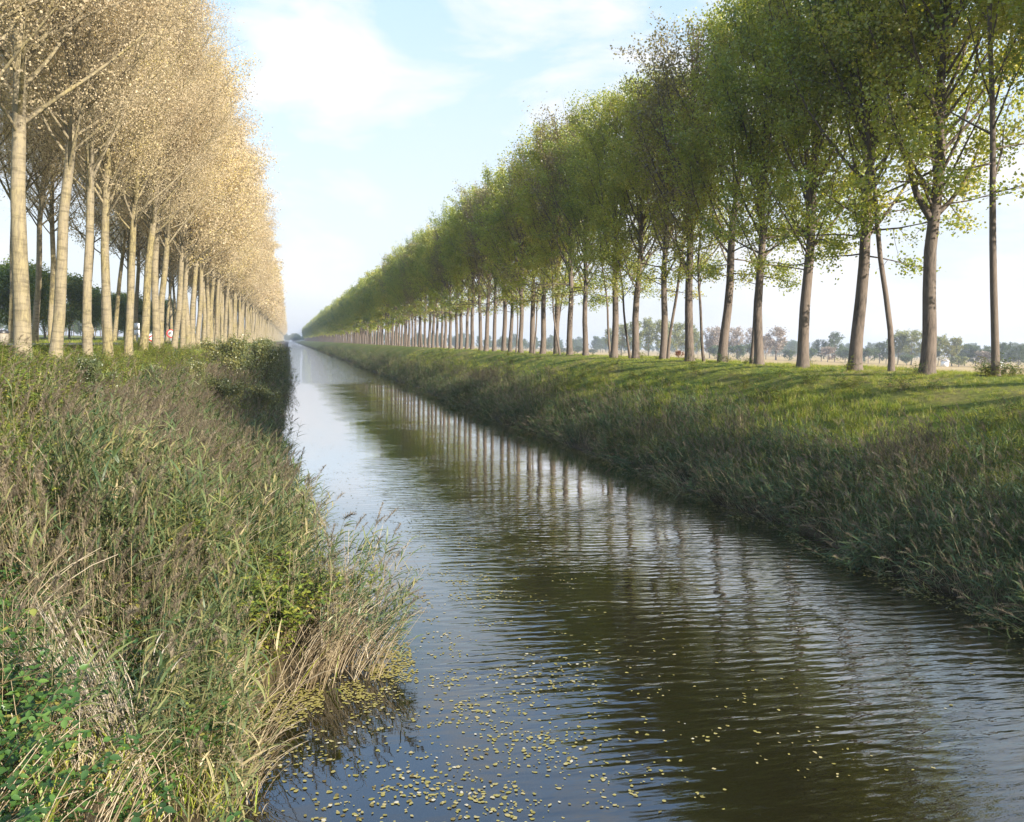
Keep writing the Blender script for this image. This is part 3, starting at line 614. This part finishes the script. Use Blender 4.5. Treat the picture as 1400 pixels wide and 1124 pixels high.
rg = np.random.default_rng(11)
RM_ = [M['reed_leaf'], M['reed_stem'], M['plume']]
reeds_plume = [reed_tuft(rg, 7, 1.8, 1., 7, .08, lw=.9, arch=.75, stem=(.1, .85)).mesh('reed', RM_) for _ in range(6)]
reeds_leafy = [reed_tuft(rg, 6, 1.9, .35, 14, .03, lw=1.08, arch=.8, stem=(0, .5)).mesh('reed', RM_) for _ in range(6)]
reeds_bare = [reed_tuft(rg, 7, 1.6, .15, 5, .5, arch=1.6, stem=(.3, 1)).mesh('reed', RM_) for _ in range(4)]
reeds_fringe = [reed_tuft(rg, 6, 1.75, .6, 14, .04, lw=1.1, arch=1.3, stem=(0, .3)).mesh('reed', [M['reed_leaf_blue'], M['reed_stem'], M['plume']]) for _ in range(6)]
reeds_edge = [reed_tuft(rg, 12, 1.75, .3, 9, .25, lw=.85, arch=.8, stem=(.5, 1), low=.55) for _ in range(4)]
reeds_edge = [k_.mesh('reed', RM_) for k_ in reeds_edge]
reed_all = reeds_plume + reeds_leafy + reeds_bare + reeds_fringe + reeds_edge
straws = [straw_tuft(rg, 16, 1.25, .25, 1.1).mesh('straw', [M['straw']]) for _ in range(4)]
brambles = [bramble_bush(rg, .8, 9, 11, .068).mesh('bramble', [M['bramble'], M['weed_stem']]) for _ in range(5)]
weeds = [bramble_bush(rg, .95, 10, 14, .07).mesh('weed', [M['weed'], M['weed_stem']]) for _ in range(5)]
grasses = [grass_tuft(rg, 46, .34, .16).mesh('grass', [M['grass']]) for _ in range(5)]

def vnoise(x, y, s, seed):
    r = np.random.default_rng(seed); T = r.random((64, 64))
    X, Y = np.asarray(x) / s, np.asarray(y) / s
    i, j = np.floor(X).astype(int), np.floor(Y).astype(int); fx, fy = X - i, Y - j
    fx = fx * fx * (3 - 2 * fx); fy = fy * fy * (3 - 2 * fy)
    t = lambda a, b: T[a % 64, b % 64]
    return (t(i, j) * (1 - fx) + t(i + 1, j) * fx) * (1 - fy) + (t(i, j + 1) * (1 - fx) + t(i + 1, j + 1) * fx) * fy
def area(u0, u1, bands, rng, f=None):
    out = []
    for (y0, y1, dens) in bands:
        n = int((u1 - u0) * (y1 - y0) * dens)
        out.append(np.stack([rng.uniform(u0, u1, n), rng.uniform(y0, y1, n)], 1))
    return np.concatenate(out)
def rots(n, rng, tilt=.06):
    return np.stack([rng.normal(size=n) * tilt, rng.normal(size=n) * tilt, rng.random(n) * 6.28], 1)

# left reed bed
q = area(-6.6, .35, [(7.0, 30, 9), (30, 60, 5), (60, 140, 2.0), (140, 450, .45)], rg)
u, y = q[:, 0], q[:, 1]; x = u + shore(y)
nz = vnoise(x, y, 2.2, 5); nz2 = vnoise(x, y, 1.1, 6)
kind = np.where(u > -1.9 + nz * 1.2, 1, np.where(nz < .36, 1, 0))
kind = np.where((kind == 0) & (nz2 > .74), 2, kind)
kind = np.where((u > -.15) & (y < 16) & (rg.random(len(u)) < .35), 2, kind)
low = vnoise(x, y, 2.4, 9); low2 = vnoise(x, y, .9, 19)
dens = np.where(u < -4.6, .22, np.where(u < -4.0, .6, 1.)) * np.where(low > .66, .25, 1.) * np.where(low2 < .25, .35, 1.)
dens = np.where((y < 11.2) & (u < -1.0), .28, dens); dens = np.where((y < 9) & (u > -1), .55, dens); dens = np.where((y < 12.6) & (u > -.15), 0, dens); dens = np.where((u < -3.8) & (y > 32), dens * .5, dens)
dens = np.where((np.hypot(x + 1.6, y - 8.5) < .6) | (np.hypot(x + 1.3, y - 7.3) < .75), .12, dens)
keep = rg.random(len(u)) < dens
u, y, x, kind, nz2 = u[keep], y[keep], x[keep], kind[keep], nz2[keep]; n = len(u)
idx = np.where(kind == 0, rg.integers(0, 6, n), np.where(kind == 1, rg.integers(6, 12, n), rg.integers(12, 16, n)))
edge = (u > -1.1) & (y > 12) & (y < 16.5) & (rg.random(n) < .8) & (x - .45 * (y - 13) > -.6)
idx = np.where(edge, rg.integers(22, 26, n), idx)
ro = rots(n, rg, .09)
swx, swy = vnoise(x, y, 1.6, 81) - .5, vnoise(x, y, 1.6, 82) - .5      # stalks bowed together in patches
lean = np.clip((u + .7) / .9, 0, 1) * np.where((y > 13) & (y < 19), .38, .12)   # edge stalks lean out over the water
ro[:, 2] = rg.normal(size=n) * .7
ro[:, 1] += lean * rg.uniform(.5, 1.4, n) + swx * .45
ro[:, 0] += lean * np.where(y < 15, .45, .1) + swy * .45
sc = rg.uniform(.78, 1.15, n) * np.where(kind == 1, 1.0, .95) * (1 - .22 * np.clip((-u - 3) / 3, 0, 1)) * np.where(y < 11, .85, 1.)
scatter('reeds', np.stack([x, y, np.maximum(gz(x, y), -.25)], 1), ro, sc, idx, reed_all, 'reed bed with brown plumes covering the near bank')

# dead bent reed stalks
pp = []
for (cx, cy, n_, s_) in [(-1.35, 8.3, 4, .2), (-.9, 9.7, 5, .3), (-.8, 11.2, 5, .3), (.2, 13.0, 7, .35), (1.0, 13.6, 9, .35), (-1.8, 12.5, 3, .5), (-.9, 16, 4, .6), (-2.4, 9.5, 3, .5), (-1.9, 6.5, 3, .4)]:
    for _ in range(n_): pp.append((cx + rg.normal() * s_, cy + rg.normal() * s_, rg.uniform(-.6, .5) + (0 if cx > -1 else 2.6), rg.uniform(.8, 1.2)))
for _ in range(8): pp.append((rg.uniform(-3.4, -.9), rg.uniform(4.8, 8.6), rg.uniform(0, 6.28), rg.uniform(.6, .9)))
for _ in range(34): pp.append((rg.uniform(-4.2, -.8), rg.uniform(9, 24), rg.uniform(0, 6.28), rg.uniform(1.1, 1.6)))
pp = np.array(pp)
nd = len(pp); sheaf = straw_tuft(rg, 34, 1.75, .28, .55).mesh('straw', [M['straw_pale']]); sheaf_at = [(-1.62, 8.35, 2.75, 1.0), (-1.5, 8.3, 2.6, .95), (-1.68, 8.55, 2.9, 1.05)]
pp = np.concatenate([pp, np.array(sheaf_at)])
scatter('dry_reeds', np.stack([pp[:, 0], pp[:, 1], np.maximum(gz(pp[:, 0], pp[:, 1]), -.1)], 1), np.stack([0 * pp[:, 2], 0 * pp[:, 2], pp[:, 2]], 1), pp[:, 3], np.where(np.arange(len(pp)) < nd, rg.integers(0, 4, len(pp)), 4), straws + [sheaf], 'dead straw coloured reed stalks bent over at the water edge')

# bramble in the near corner, nettles and weeds through the bank and along its crest
q = area(-7, -.1, [(3.2, 11.5, 8)], rg); u, y = q[:, 0], q[:, 1]; x = u + shore(y)
k = (rg.random(len(u)) < np.where(y < 7.8, .85, .4)) & ~((u > -.35) & (y > 8)) & ~(((np.hypot(x + 1.6, y - 8.5) < .6) | (np.hypot(x + 1.3, y - 7.3) < .75)) & (rg.random(len(u)) < .7))
u, y, x = u[k], y[k], x[k]
scatter('bramble', np.stack([x, y, gz(x, y)], 1), rots(len(x), rg, .12), rg.uniform(.7, 1.2, len(x)), rg.integers(0, 5, len(x)), brambles, 'low green bramble and nettle tangle on the near bank')
q = area(-9.3, -.6, [(9, 30, 4.5), (30, 70, 3.2), (70, 160, 1.0), (160, 420, .25)], rg); u, y = q[:, 0], q[:, 1]; x = u + shore(y)
k = ~((np.hypot(x + 1.6, y - 8.5) < .6) | (np.hypot(x + 1.3, y - 7.3) < .75)) & (rg.random(len(u)) < np.where(u < -4.8, 1., np.where(y > 34, .8, np.where(vnoise(x, y, 2.4, 9) > .62, .7, .16))))
u, y, x = u[k], y[k], x[k]
sc = rg.uniform(.55, 1.1, len(x)) * np.interp(u, [-9.3, -7.6, -5.5, -4, -3], [.35, .55, .85, 1.0, 1.1]) * (1 + .35 * (vnoise(x, y, 4, 3) > .6))
scatter('weeds', np.stack([x, y, gz(x, y)], 1), rots(len(x), rg, .1), sc, rg.integers(0, 5, len(x)), weeds, 'leafy weeds along the crest of the reedy bank')

q = area(-6.5, -.3, [(3.6, 9.5, 4.5), (9.5, 30, 2.5)], rg); u, y = q[:, 0], q[:, 1]; x = u + shore(y)
k = vnoise(x, y, .8, 15) > .42; x, y = x[k], y[k]
scatter('rank_grass', np.stack([x, y, gz(x, y)], 1), rots(len(x), rg, .15), rg.uniform(1.0, 1.9, len(x)), rg.integers(0, 5, len(x)), grasses, 'long rank grass growing through the near bank')
# right bank: reed fringe, weeds, grass
q = area(-.4, 5.2, [(9, 32, 9), (32, 80, 5), (80, 180, 2.2), (180, 480, .5)], rg); y = q[:, 1]; x = 14.45 + shore_r(y) + q[:, 0]
k = rg.random(len(x)) < np.interp(q[:, 0] + (vnoise(x, y, 3, 21) - .5) * 2.4, [0, 3.0, 5.0], [1, .9, .05])
x, y, d = x[k], y[k], q[k, 0]; n = len(x)
nz = vnoise(x, y, 2.5, 31)
idx = np.where((d < .4) & (rg.random(n) < .22), rg.integers(12, 16, n), np.where((nz > .68) & (d > .8), rg.integers(0, 6, n), rg.integers(16, 22, n)))
ro = rots(n, rg, .09); ro[:, 2] = rg.normal(size=n) * .6 + 2.6; ro[:, 1] += np.clip(.6 - d, 0, 1) * .9 + (vnoise(x, y, 1.5, 91) - .5) * .7; ro[:, 0] += (vnoise(x, y, 1.5, 92) - .5) * .7
scatter('bank_reeds', np.stack([x, y, gz(x, y)], 1), ro, rg.uniform(.55, .9, n) * (.8 + .35 * vnoise(x, y, 2, 93)), idx, reed_all, 'grey-green reed fringe along the foot of the far bank')
q = area(15.8, 24, [(10, 60, 3.2), (60, 140, 1.2)], rg); x, y = q[:, 0], q[:, 1]
k = rg.random(len(x)) < np.interp(x, [16, 20, 22.5, 24], [1, .95, .35, .05]) * (vnoise(x, y, 2.6, 41) > .42)
x, y = x[k], y[k]
x = np.concatenate([x, 26.3 + rg.normal(size=16) * .55]); y = np.concatenate([y, 26.3 + rg.normal(size=16) * .5])
for yy_ in thickY[:12]: x = np.concatenate([x, 26 + rg.normal(size=2) * .4]); y = np.concatenate([y, yy_ + rg.normal(size=2) * .4])
scatter('bank_weeds', np.stack([x, y, gz(x, y)], 1), rots(len(x), rg, .1), rg.uniform(.35, .8, len(x)), rg.integers(0, 5, len(x)), brambles[:3] + weeds[:2], 'scattered weeds on the far grassy bank')
q = area(16.0, 32.5, [(10, 34, 15), (34, 70, 9), (70, 150, 2.6)], rg); x, y = q[:, 0], q[:, 1]
k = rg.random(len(x)) < np.interp(x, [16, 17.5, 20], [.5, 1, 1]); x, y = x[k], y[k]
sc = rg.uniform(.55, 1.1, len(x)) * np.interp(x, [17, 20.5, 22.5, 28, 30], [1.3, 1.0, .42, .42, .9]) * (.75 + .7 * vnoise(x, y, 2, 51))
scatter('grass', np.stack([x, y, gz(x, y)], 1), rots(len(x), rg, .1), sc, rg.integers(0, 5, len(x)), grasses, 'grass on the far bank')
q = area(-16, -8.3, [(20, 80, 3), (80, 160, 1)], rg); x, y = q[:, 0], q[:, 1]
k = (x > -9.8) | (x < -13.1); x, y = x[k], y[k]
scatter('verge_grass', np.stack([x, y, gz(x, y)], 1), rots(len(x), rg, .1), rg.uniform(.5, 1, len(x)), rg.integers(0, 5, len(x)), grasses, 'grass verge under the gold poplars')

# the avenue where single trees can no longer be told apart, and woods on the horizon
def joined(p):
    return p
def far_mass(name, pts, scl, protos, label, sxy=None):
    ms = []
    for p in protos: ms += [p.trunk, p.crown]
    pts2 = np.repeat(pts, 2, 0); n = len(pts)
    pick = rg.integers(0, len(protos), n)
    idx = np.stack([pick * 2, pick * 2 + 1], 1).ravel()
    rz = rg.random(n) * 6.28; rot = np.zeros((2 * n, 3)); rot[:, 2] = np.repeat(rz, 2)
    return scatter(name, pts2, rot, np.repeat(scl, 2), idx, ms, label)
yy = np.arange(525, 1500, 6.); P = np.stack([np.full(len(yy), 26.), yy, np.full(len(yy), 4.4)], 1)
far_mass('far_green_avenue_trees', P, rg.uniform(.92, 1.08, len(yy)), RF, 'green poplars too far off to tell apart')
yy = np.arange(485, 1500, 6.); P = np.stack([np.full(len(yy), -8.6), yy, np.full(len(yy), 4.7)], 1)
far_mass('far_gold_avenue_trees', P, rg.uniform(.92, 1.08, len(yy)), LF, 'gold poplars too far off to tell apart')
P = []
for q in range(420):
    a = rg.uniform(rad(1.5), rad(58)); d = rg.uniform(700, 900); P.append((d * math.sin(a) + 40, d * math.cos(a), .5))
for q in range(60): P.append((rg.uniform(-12, 40), rg.uniform(1560, 1640), 3))
for q in range(160):
    a = rg.uniform(rad(-50), rad(-6)); d = rg.uniform(350, 500); P.append((d * math.sin(a), d * math.cos(a), 4.4))
P = np.array(P)
far_mass('horizon_woods', P, rg.uniform(.45, .95, len(P)), FP['blue'], 'hazy wood along the horizon')

# ------------------------------------------------------------------ fallen leaves on the water
def float_leaves(name, x, y, size, tint, label):
    g = Geo(); n = len(x); a = rg.random(n) * 6.28
    pr = [(1.0, 0), (.45, .62), (-.5, .55), (-.95, 0), (-.5, -.55), (.45, -.62)]
    z0 = .004 + .006 * rg.random(n); tl = rg.normal(size=(n, 2)) * .05
    V = []
    for (p, q_) in pr:
        p_ = p * size * .5 * rg.uniform(.6, 1.25, n); qq = q_ * size * .5 * rg.uniform(.45, 1.4, n)
        V.append(np.stack([x + p_ * np.cos(a) - qq * np.sin(a), y + p_ * np.sin(a) + qq * np.cos(a), z0 + np.abs(p_ * tl[:, 0] + qq * tl[:, 1])], 1))
    V = np.stack(V, 1); k6 = np.arange(n)[:, None] * 6
    f = np.concatenate([k6 + np.array([[0, 1, 2, 3]]), k6 + np.array([[0, 3, 4, 5]])])
    g.add(V.reshape(-1, 3), f, 0, np.concatenate([tint, tint]))
    return tag(link(name, g.mesh(name, M['float_leaf'])), label, None, None, 'stuff')
cx, cy = rg.uniform(-.2, 7.5, 520), 8.6 + 26 * rg.random(520) ** 1.4
k = rg.random(520) < np.exp(-((cx - 2.6 - (cy - 9) * .09) / 2.0) ** 2) + .12; cx, cy = cx[k], cy[k]
X, Y = [], []
for a, b in zip(cx, cy):
    m = int(2 + rg.exponential(14)); s = .035 * m ** .5 * rg.uniform(.7, 1.5); X.append(a + rg.normal(size=m) * s * 1.5); Y.append(b + rg.normal(size=m) * s)
n = 700; X.append(rg.uniform(.2, 13.5, n)); Y.append(8.5 + 40 * rg.random(n) ** 1.6)
n = 500; xx = np.abs(rg.normal(size=n)) * 2.4 + .5; X.append(xx); Y.append(8.3 + 25 * rg.random(n))
X.append(1.35 + rg.normal(size=110) * .55); Y.append(9.25 + rg.normal(size=110) * .22)
n = 1800; X.append(rg.uniform(1, 13.8, n)); Y.append(rg.uniform(30, 110, n))
X, Y = np.concatenate(X), np.concatenate(Y)
k = (X > shore(Y) + .1) & (X < 14.2) & (rg.random(len(X)) < np.interp(X - (Y - 9) * .06, [2.5, 5.2], [1, .28])); X, Y = X[k], Y[k]; n = len(X)
float_leaves('floating_leaves', X, Y, rg.uniform(.025, .078, n), np.clip(rg.normal(size=n) * .28 + .48, 0, 1), 'pale yellow leaves drifting on the canal')
# mats of leaf and duckweed: in the bay of the reeds and along the far bank
n = 7500; a, b = rg.uniform(-.7, 2.0, n), rg.uniform(10.6, 14.2, n)
k = rg.random(n) < np.exp(-((b - (11.9 + .8 * np.clip(a, -.6, 2))) / .75) ** 2) * (vnoise(a, b, .3, 61) > .36); a, b = a[k], b[k]
yy = 8 + 120 * rg.random(6500) ** 1.7; xx = 13.95 + shore_r(yy) - np.abs(rg.normal(size=6500)) * .33 * (.35 + 1.6 * vnoise(yy, 0 * yy, 1.4, 71))
a, b = np.concatenate([a, xx]), np.concatenate([b, yy]); n = len(a)
float_leaves('leaf_litter', a, b, rg.uniform(.025, .075, n), np.clip(rg.normal(size=n) * .22 + .42, 0, 1), 'mats of yellow leaf litter along the water edges')

# ------------------------------------------------------------------ roadside signs, bollard, bin, sheds
Mw, Mr, Mk, Mp = plain('sign_white', (.8, .8, .78), .4, .04), plain('sign_red', (.5, .03, .03), .4, .06), plain('sign_black', (.03, .03, .03), .4, .05), plain('galvanised_post', (.35, .36, .37), .45, .1)
def prism(g, poly, y0, y1, mat=0):
    n = len(poly); v = [(p[0], y, p[1]) for y in (y0, y1) for p in poly]
    if n == 4: g.add(v, [[0, 1, 2, 3], [7, 6, 5, 4]] + [[k, k + 4, (k + 1) % 4 + 4, (k + 1) % 4] for k in range(4)], mat)
def disc(g, r, y0, y1, z, n=20, mat=0, r0=0.):
    for k in range(n):
        a, b = 2 * math.pi * k / n, 2 * math.pi * (k + 1) / n
        q = [(r0 * math.sin(a), z + r0 * math.cos(a)), (r * math.sin(a), z + r * math.cos(a)), (r * math.sin(b), z + r * math.cos(b)), (r0 * math.sin(b), z + r0 * math.cos(b))]
        prism(g, q, y0, y1, mat)
def post(o, h, r=.035):
    g = Geo(); g.tube([(0, .06, -.3), (0, .06, h)], [r, r], 10); link('post', g.mesh('post', Mp, True), o)
# chevron board pointing left
x, y = -10.0, 67.6
o = empty('chevron_sign', (x, y, float(gz(x, y))), 'white road bend board with a dark red chevron among the gold trunks', 'road sign')
post(o, .85)
g = Geo(); g.box((0, 0, .5), (.95, .03, .66)); link('board', g.mesh('board', Mw), o)
g = Geo()
prism(g, [(-.26, .5), (.1, .76), (.3, .76), (-.04, .5)], -.021, -.015); prism(g, [(-.26, .5), (-.04, .5), (.3, .24), (.1, .24)], -.021, -.015)
link('chevron', g.mesh('chevron', Mr), o)
x, y = -9.9, 78.4
o = empty('round_sign', (x, y, float(gz(x, y))), 'round white traffic sign with red rim on a post past the chevron board', 'road sign')
post(o, 1.25)
g = Geo(); disc(g, .36, 0, .02, .9); link('plate', g.mesh('plate', Mw), o)
g = Geo(); disc(g, .37, -.006, 0.0, .9, r0=.27); link('red_rim', g.mesh('red_rim', Mr), o)
x, y = -10.0, 62.1
o = empty('notice_sign', (x, y, float(gz(x, y))), 'post with two small white square plates one above the other', 'road sign')
post(o, 1.55)
for zz in (1.3, .85):
    g = Geo(); g.box((0, 0, zz), (.34, .02, .36)); link('plate', g.mesh('plate', Mw), o)
x, y = -15.5, 66.
o = empty('bollard', (x, y, float(gz(x, y))), 'short white bollard on the verge before the small dense trees', 'bollard')
g = Geo(); g.tube([(0, 0, -.1), (0, 0, .8), (0, 0, .86), (0, 0, .88)], [.07, .07, .05, .005], 10); link('shaft', g.mesh('shaft', Mw, True), o)
g = Geo(); g.tube([(0, 0, .6), (0, 0, .72)], [.073, .073], 10); link('red_band', g.mesh('red_band', Mr, True), o)
x, y = -10.4, 35.6
o = empty('litter_bin', (x, y, float(gz(x, y))), 'pale litter bin with dark lid beside the widest pale trunk', 'bin')
g = Geo(); g.tube([(0, 0, 0), (0, 0, .02), (0, 0, .62), (0, 0, .62)], [.01, .17, .2, .19], 12); link('drum', g.mesh('drum', plain('bin_cream', (.22, .19, .14), .6)), o)
g = Geo(); g.tube([(0, 0, .6), (0, 0, .65), (0, 0, .70), (0, 0, .71)], [.225, .225, .18, .01], 12); link('lid', g.mesh('lid', Mk), o)
# small white sheds before the far trees
Mroof = plain('tin_roof', (.62, .6, .58), .6, .1)
def shed(x, y, w, d, h, rz, lab):
    o = empty('shed', (x, y, .55), lab, 'shed'); o.rotation_euler.z = rz
    g = Geo(); g.box((0, 0, h / 2), (w, d, h)); link('wall', g.mesh('wall', Mw), o)
    g = Geo()
    for s_ in (-1, 1):
        v = [(-w / 2 - .2, s_ * (d / 2 + .25), h - .1), (w / 2 + .2, s_ * (d / 2 + .25), h - .1), (w / 2 + .2, 0, h + d * .32), (-w / 2 - .2, 0, h + d * .32)]
        v2 = [(a_, b_, c_ + .1) for a_, b_, c_ in v]
        g.add(v + v2, [[0, 1, 2, 3], [4, 7, 6, 5], [0, 4, 5, 1], [1, 5, 6, 2], [3, 2, 6, 7], [0, 3, 7, 4]])
    link('roof', g.mesh('roof', Mroof), o)
    g = Geo(); g.box((w * .2, -d / 2 - .02, .95), (.9, .06, 1.9)); link('door', g.mesh('door', plain('shed_door', (.16, .14, .12), .7)), o)
shed(251, 278.5, 3.4, 2.6, 2.2, .7, 'small white shed before the yellow-green rounded tree across the field')
shed(264.5, 265.8, 2.6, 2.2, 1.9, .4, 'smaller white hut seen past the slim lone poplar across the field')

# ------------------------------------------------------------------ haze, sky, sun, camera
g = Geo(); g.box((100, 1000, 19), (6600, 4700, 42))
mh, nt, N, L = new_mat('haze_air')
pv = N.new('ShaderNodeVolumePrincipled'); pv.inputs['Color'].default_value = (.86, .92, 1, 1); pv.inputs['Density'].default_value = .00042; pv.inputs['Anisotropy'].default_value = .2
out = N.new('ShaderNodeOutputMaterial'); L.new(pv.outputs[0], out.inputs['Volume'])
mh.cycles.volume_sampling = 'DISTANCE'; mh.cycles.homogeneous_volume = True
tag(link('haze', g.mesh('haze', mh)), kind='stuff')

AZ, EL = rad(146), rad(25)        # sun over the viewer's right shoulder (azimuth from +Y towards +X)
w = bpy.data.worlds.new('World'); SC.world = w; w.use_nodes = True
nt = w.node_tree; N, L = nt.nodes, nt.links; N.clear()
sky = N.new('ShaderNodeTexSky'); sky.sky_type = 'NISHITA'; sky.sun_disc = False; sky.sun_elevation = EL; sky.sun_rotation = AZ
sky.air_density = 1.0; sky.dust_density = 1.2; sky.ozone_density = 1.2
tc = N.new('ShaderNodeTexCoord')
sep = N.new('ShaderNodeSeparateXYZ'); L.new(tc.outputs['Generated'], sep.inputs[0])
mp = N.new('ShaderNodeMapping'); mp.inputs['Scale'].default_value = (1, 1, 2.4); mp.inputs['Location'].default_value = (.35, .1, .2); L.new(tc.outputs['Generated'], mp.inputs[0])
nz = N.new('ShaderNodeTexNoise'); nz.inputs['Scale'].default_value = 5.; nz.inputs['Detail'].default_value = 8; nz.inputs['Roughness'].default_value = .56; nz.inputs['Distortion'].default_value = .3
L.new(mp.outputs[0], nz.inputs['Vector'])
cr = ramp(N, [(.46, (0, 0, 0)), (.60, (1, 1, 1))]); L.new(nz.outputs[0], cr.inputs[0])
veil = ramp(N, [(0, (.92, .92, .92)), (.2, (.85, .85, .85)), (.4, (.66, .66, .66)), (.6, (.5, .5, .5)), (1, (.2, .2, .2))]); L.new(sep.outputs['Z'], veil.inputs[0])
thin_up = ramp(N, [(0, (1, 1, 1)), (.36, (.9, .9, .9)), (.6, (.25, .25, .25)), (1, (.2, .2, .2))]); L.new(sep.outputs['Z'], thin_up.inputs[0])
cm = N.new('ShaderNodeMath'); cm.operation = 'MULTIPLY'; L.new(cr.outputs[0], cm.inputs[0]); L.new(thin_up.outputs[0], cm.inputs[1])
pale = ramp(N, [(0, (2.5, 2.58, 2.8)), (.15, (2.42, 2.62, 2.86)), (.36, (2.0, 2.55, 2.85)), (.47, (1.8, 3.1, 5.2)), (.62, (1.7, 3.3, 6.0)), (1, (1.3, 2.6, 5.0))]); L.new(sep.outputs['Z'], pale.inputs[0])
mv = N.new('ShaderNodeMix'); mv.data_type = 'RGBA'; L.new(veil.outputs[0], mv.inputs[0]); L.new(sky.outputs[0], mv.inputs[6]); L.new(pale.outputs[0], mv.inputs[7])
mx = N.new('ShaderNodeMix'); mx.data_type = 'RGBA'; L.new(cm.outputs[0], mx.inputs[0]); L.new(mv.outputs[2], mx.inputs[6]); mx.inputs[7].default_value = (3.0, 3.02, 3.1, 1)
bg = N.new('ShaderNodeBackground'); bg.inputs['Strength'].default_value = .14; L.new(mx.outputs[2], bg.inputs[0])
wo = N.new('ShaderNodeOutputWorld'); L.new(bg.outputs[0], wo.inputs[0])

sl = bpy.data.lights.new('sun', 'SUN'); sl.energy = 4.7; sl.angle = rad(.6); sl.color = (1, .92, .80)
so = bpy.data.objects.new('sun', sl); COL.objects.link(so)
dv = Vector((math.sin(AZ) * math.cos(EL), math.cos(AZ) * math.cos(EL), math.sin(EL)))
so.rotation_euler = (-dv).to_track_quat('-Z', 'Y').to_euler(); so.location = (60, -40, 60)

psi, phi, rol = rad(14.909), rad(4.4776), rad(1.3)
fw = Vector((math.sin(psi) * math.cos(phi), math.cos(psi) * math.cos(phi), -math.sin(phi)))
r_ = Vector((math.cos(psi), -math.sin(psi), 0)); u_ = r_.cross(fw)
rr2 = r_ * math.cos(rol) + u_ * math.sin(rol); uu2 = -r_ * math.sin(rol) + u_ * math.cos(rol)
cd = bpy.data.cameras.new('camera'); cd.sensor_fit = 'HORIZONTAL'; cd.sensor_width = 36; cd.lens = 1150 / 1400 * 36; cd.clip_end = 8000; cd.clip_start = .05
co = bpy.data.objects.new('camera', cd); COL.objects.link(co)
co.matrix_world = Matrix(((rr2.x, uu2.x, -fw.x, 0), (rr2.y, uu2.y, -fw.y, 0), (rr2.z, uu2.z, -fw.z, 5.2), (0, 0, 0, 1)))
SC.camera = co

SC.view_settings.view_transform = 'Standard'; SC.view_settings.look = 'None'; SC.view_settings.exposure = 1.35; SC.view_settings.gamma = 1
c = SC.cycles
c.max_bounces = 6; c.diffuse_bounces = 3; c.glossy_bounces = 3; c.transmission_bounces = 3; c.volume_bounces = 0; c.transparent_max_bounces = 8
c.use_denoising = True; c.sample_clamp_indirect = 6
c.caustics_reflective = False; c.caustics_refractive = False
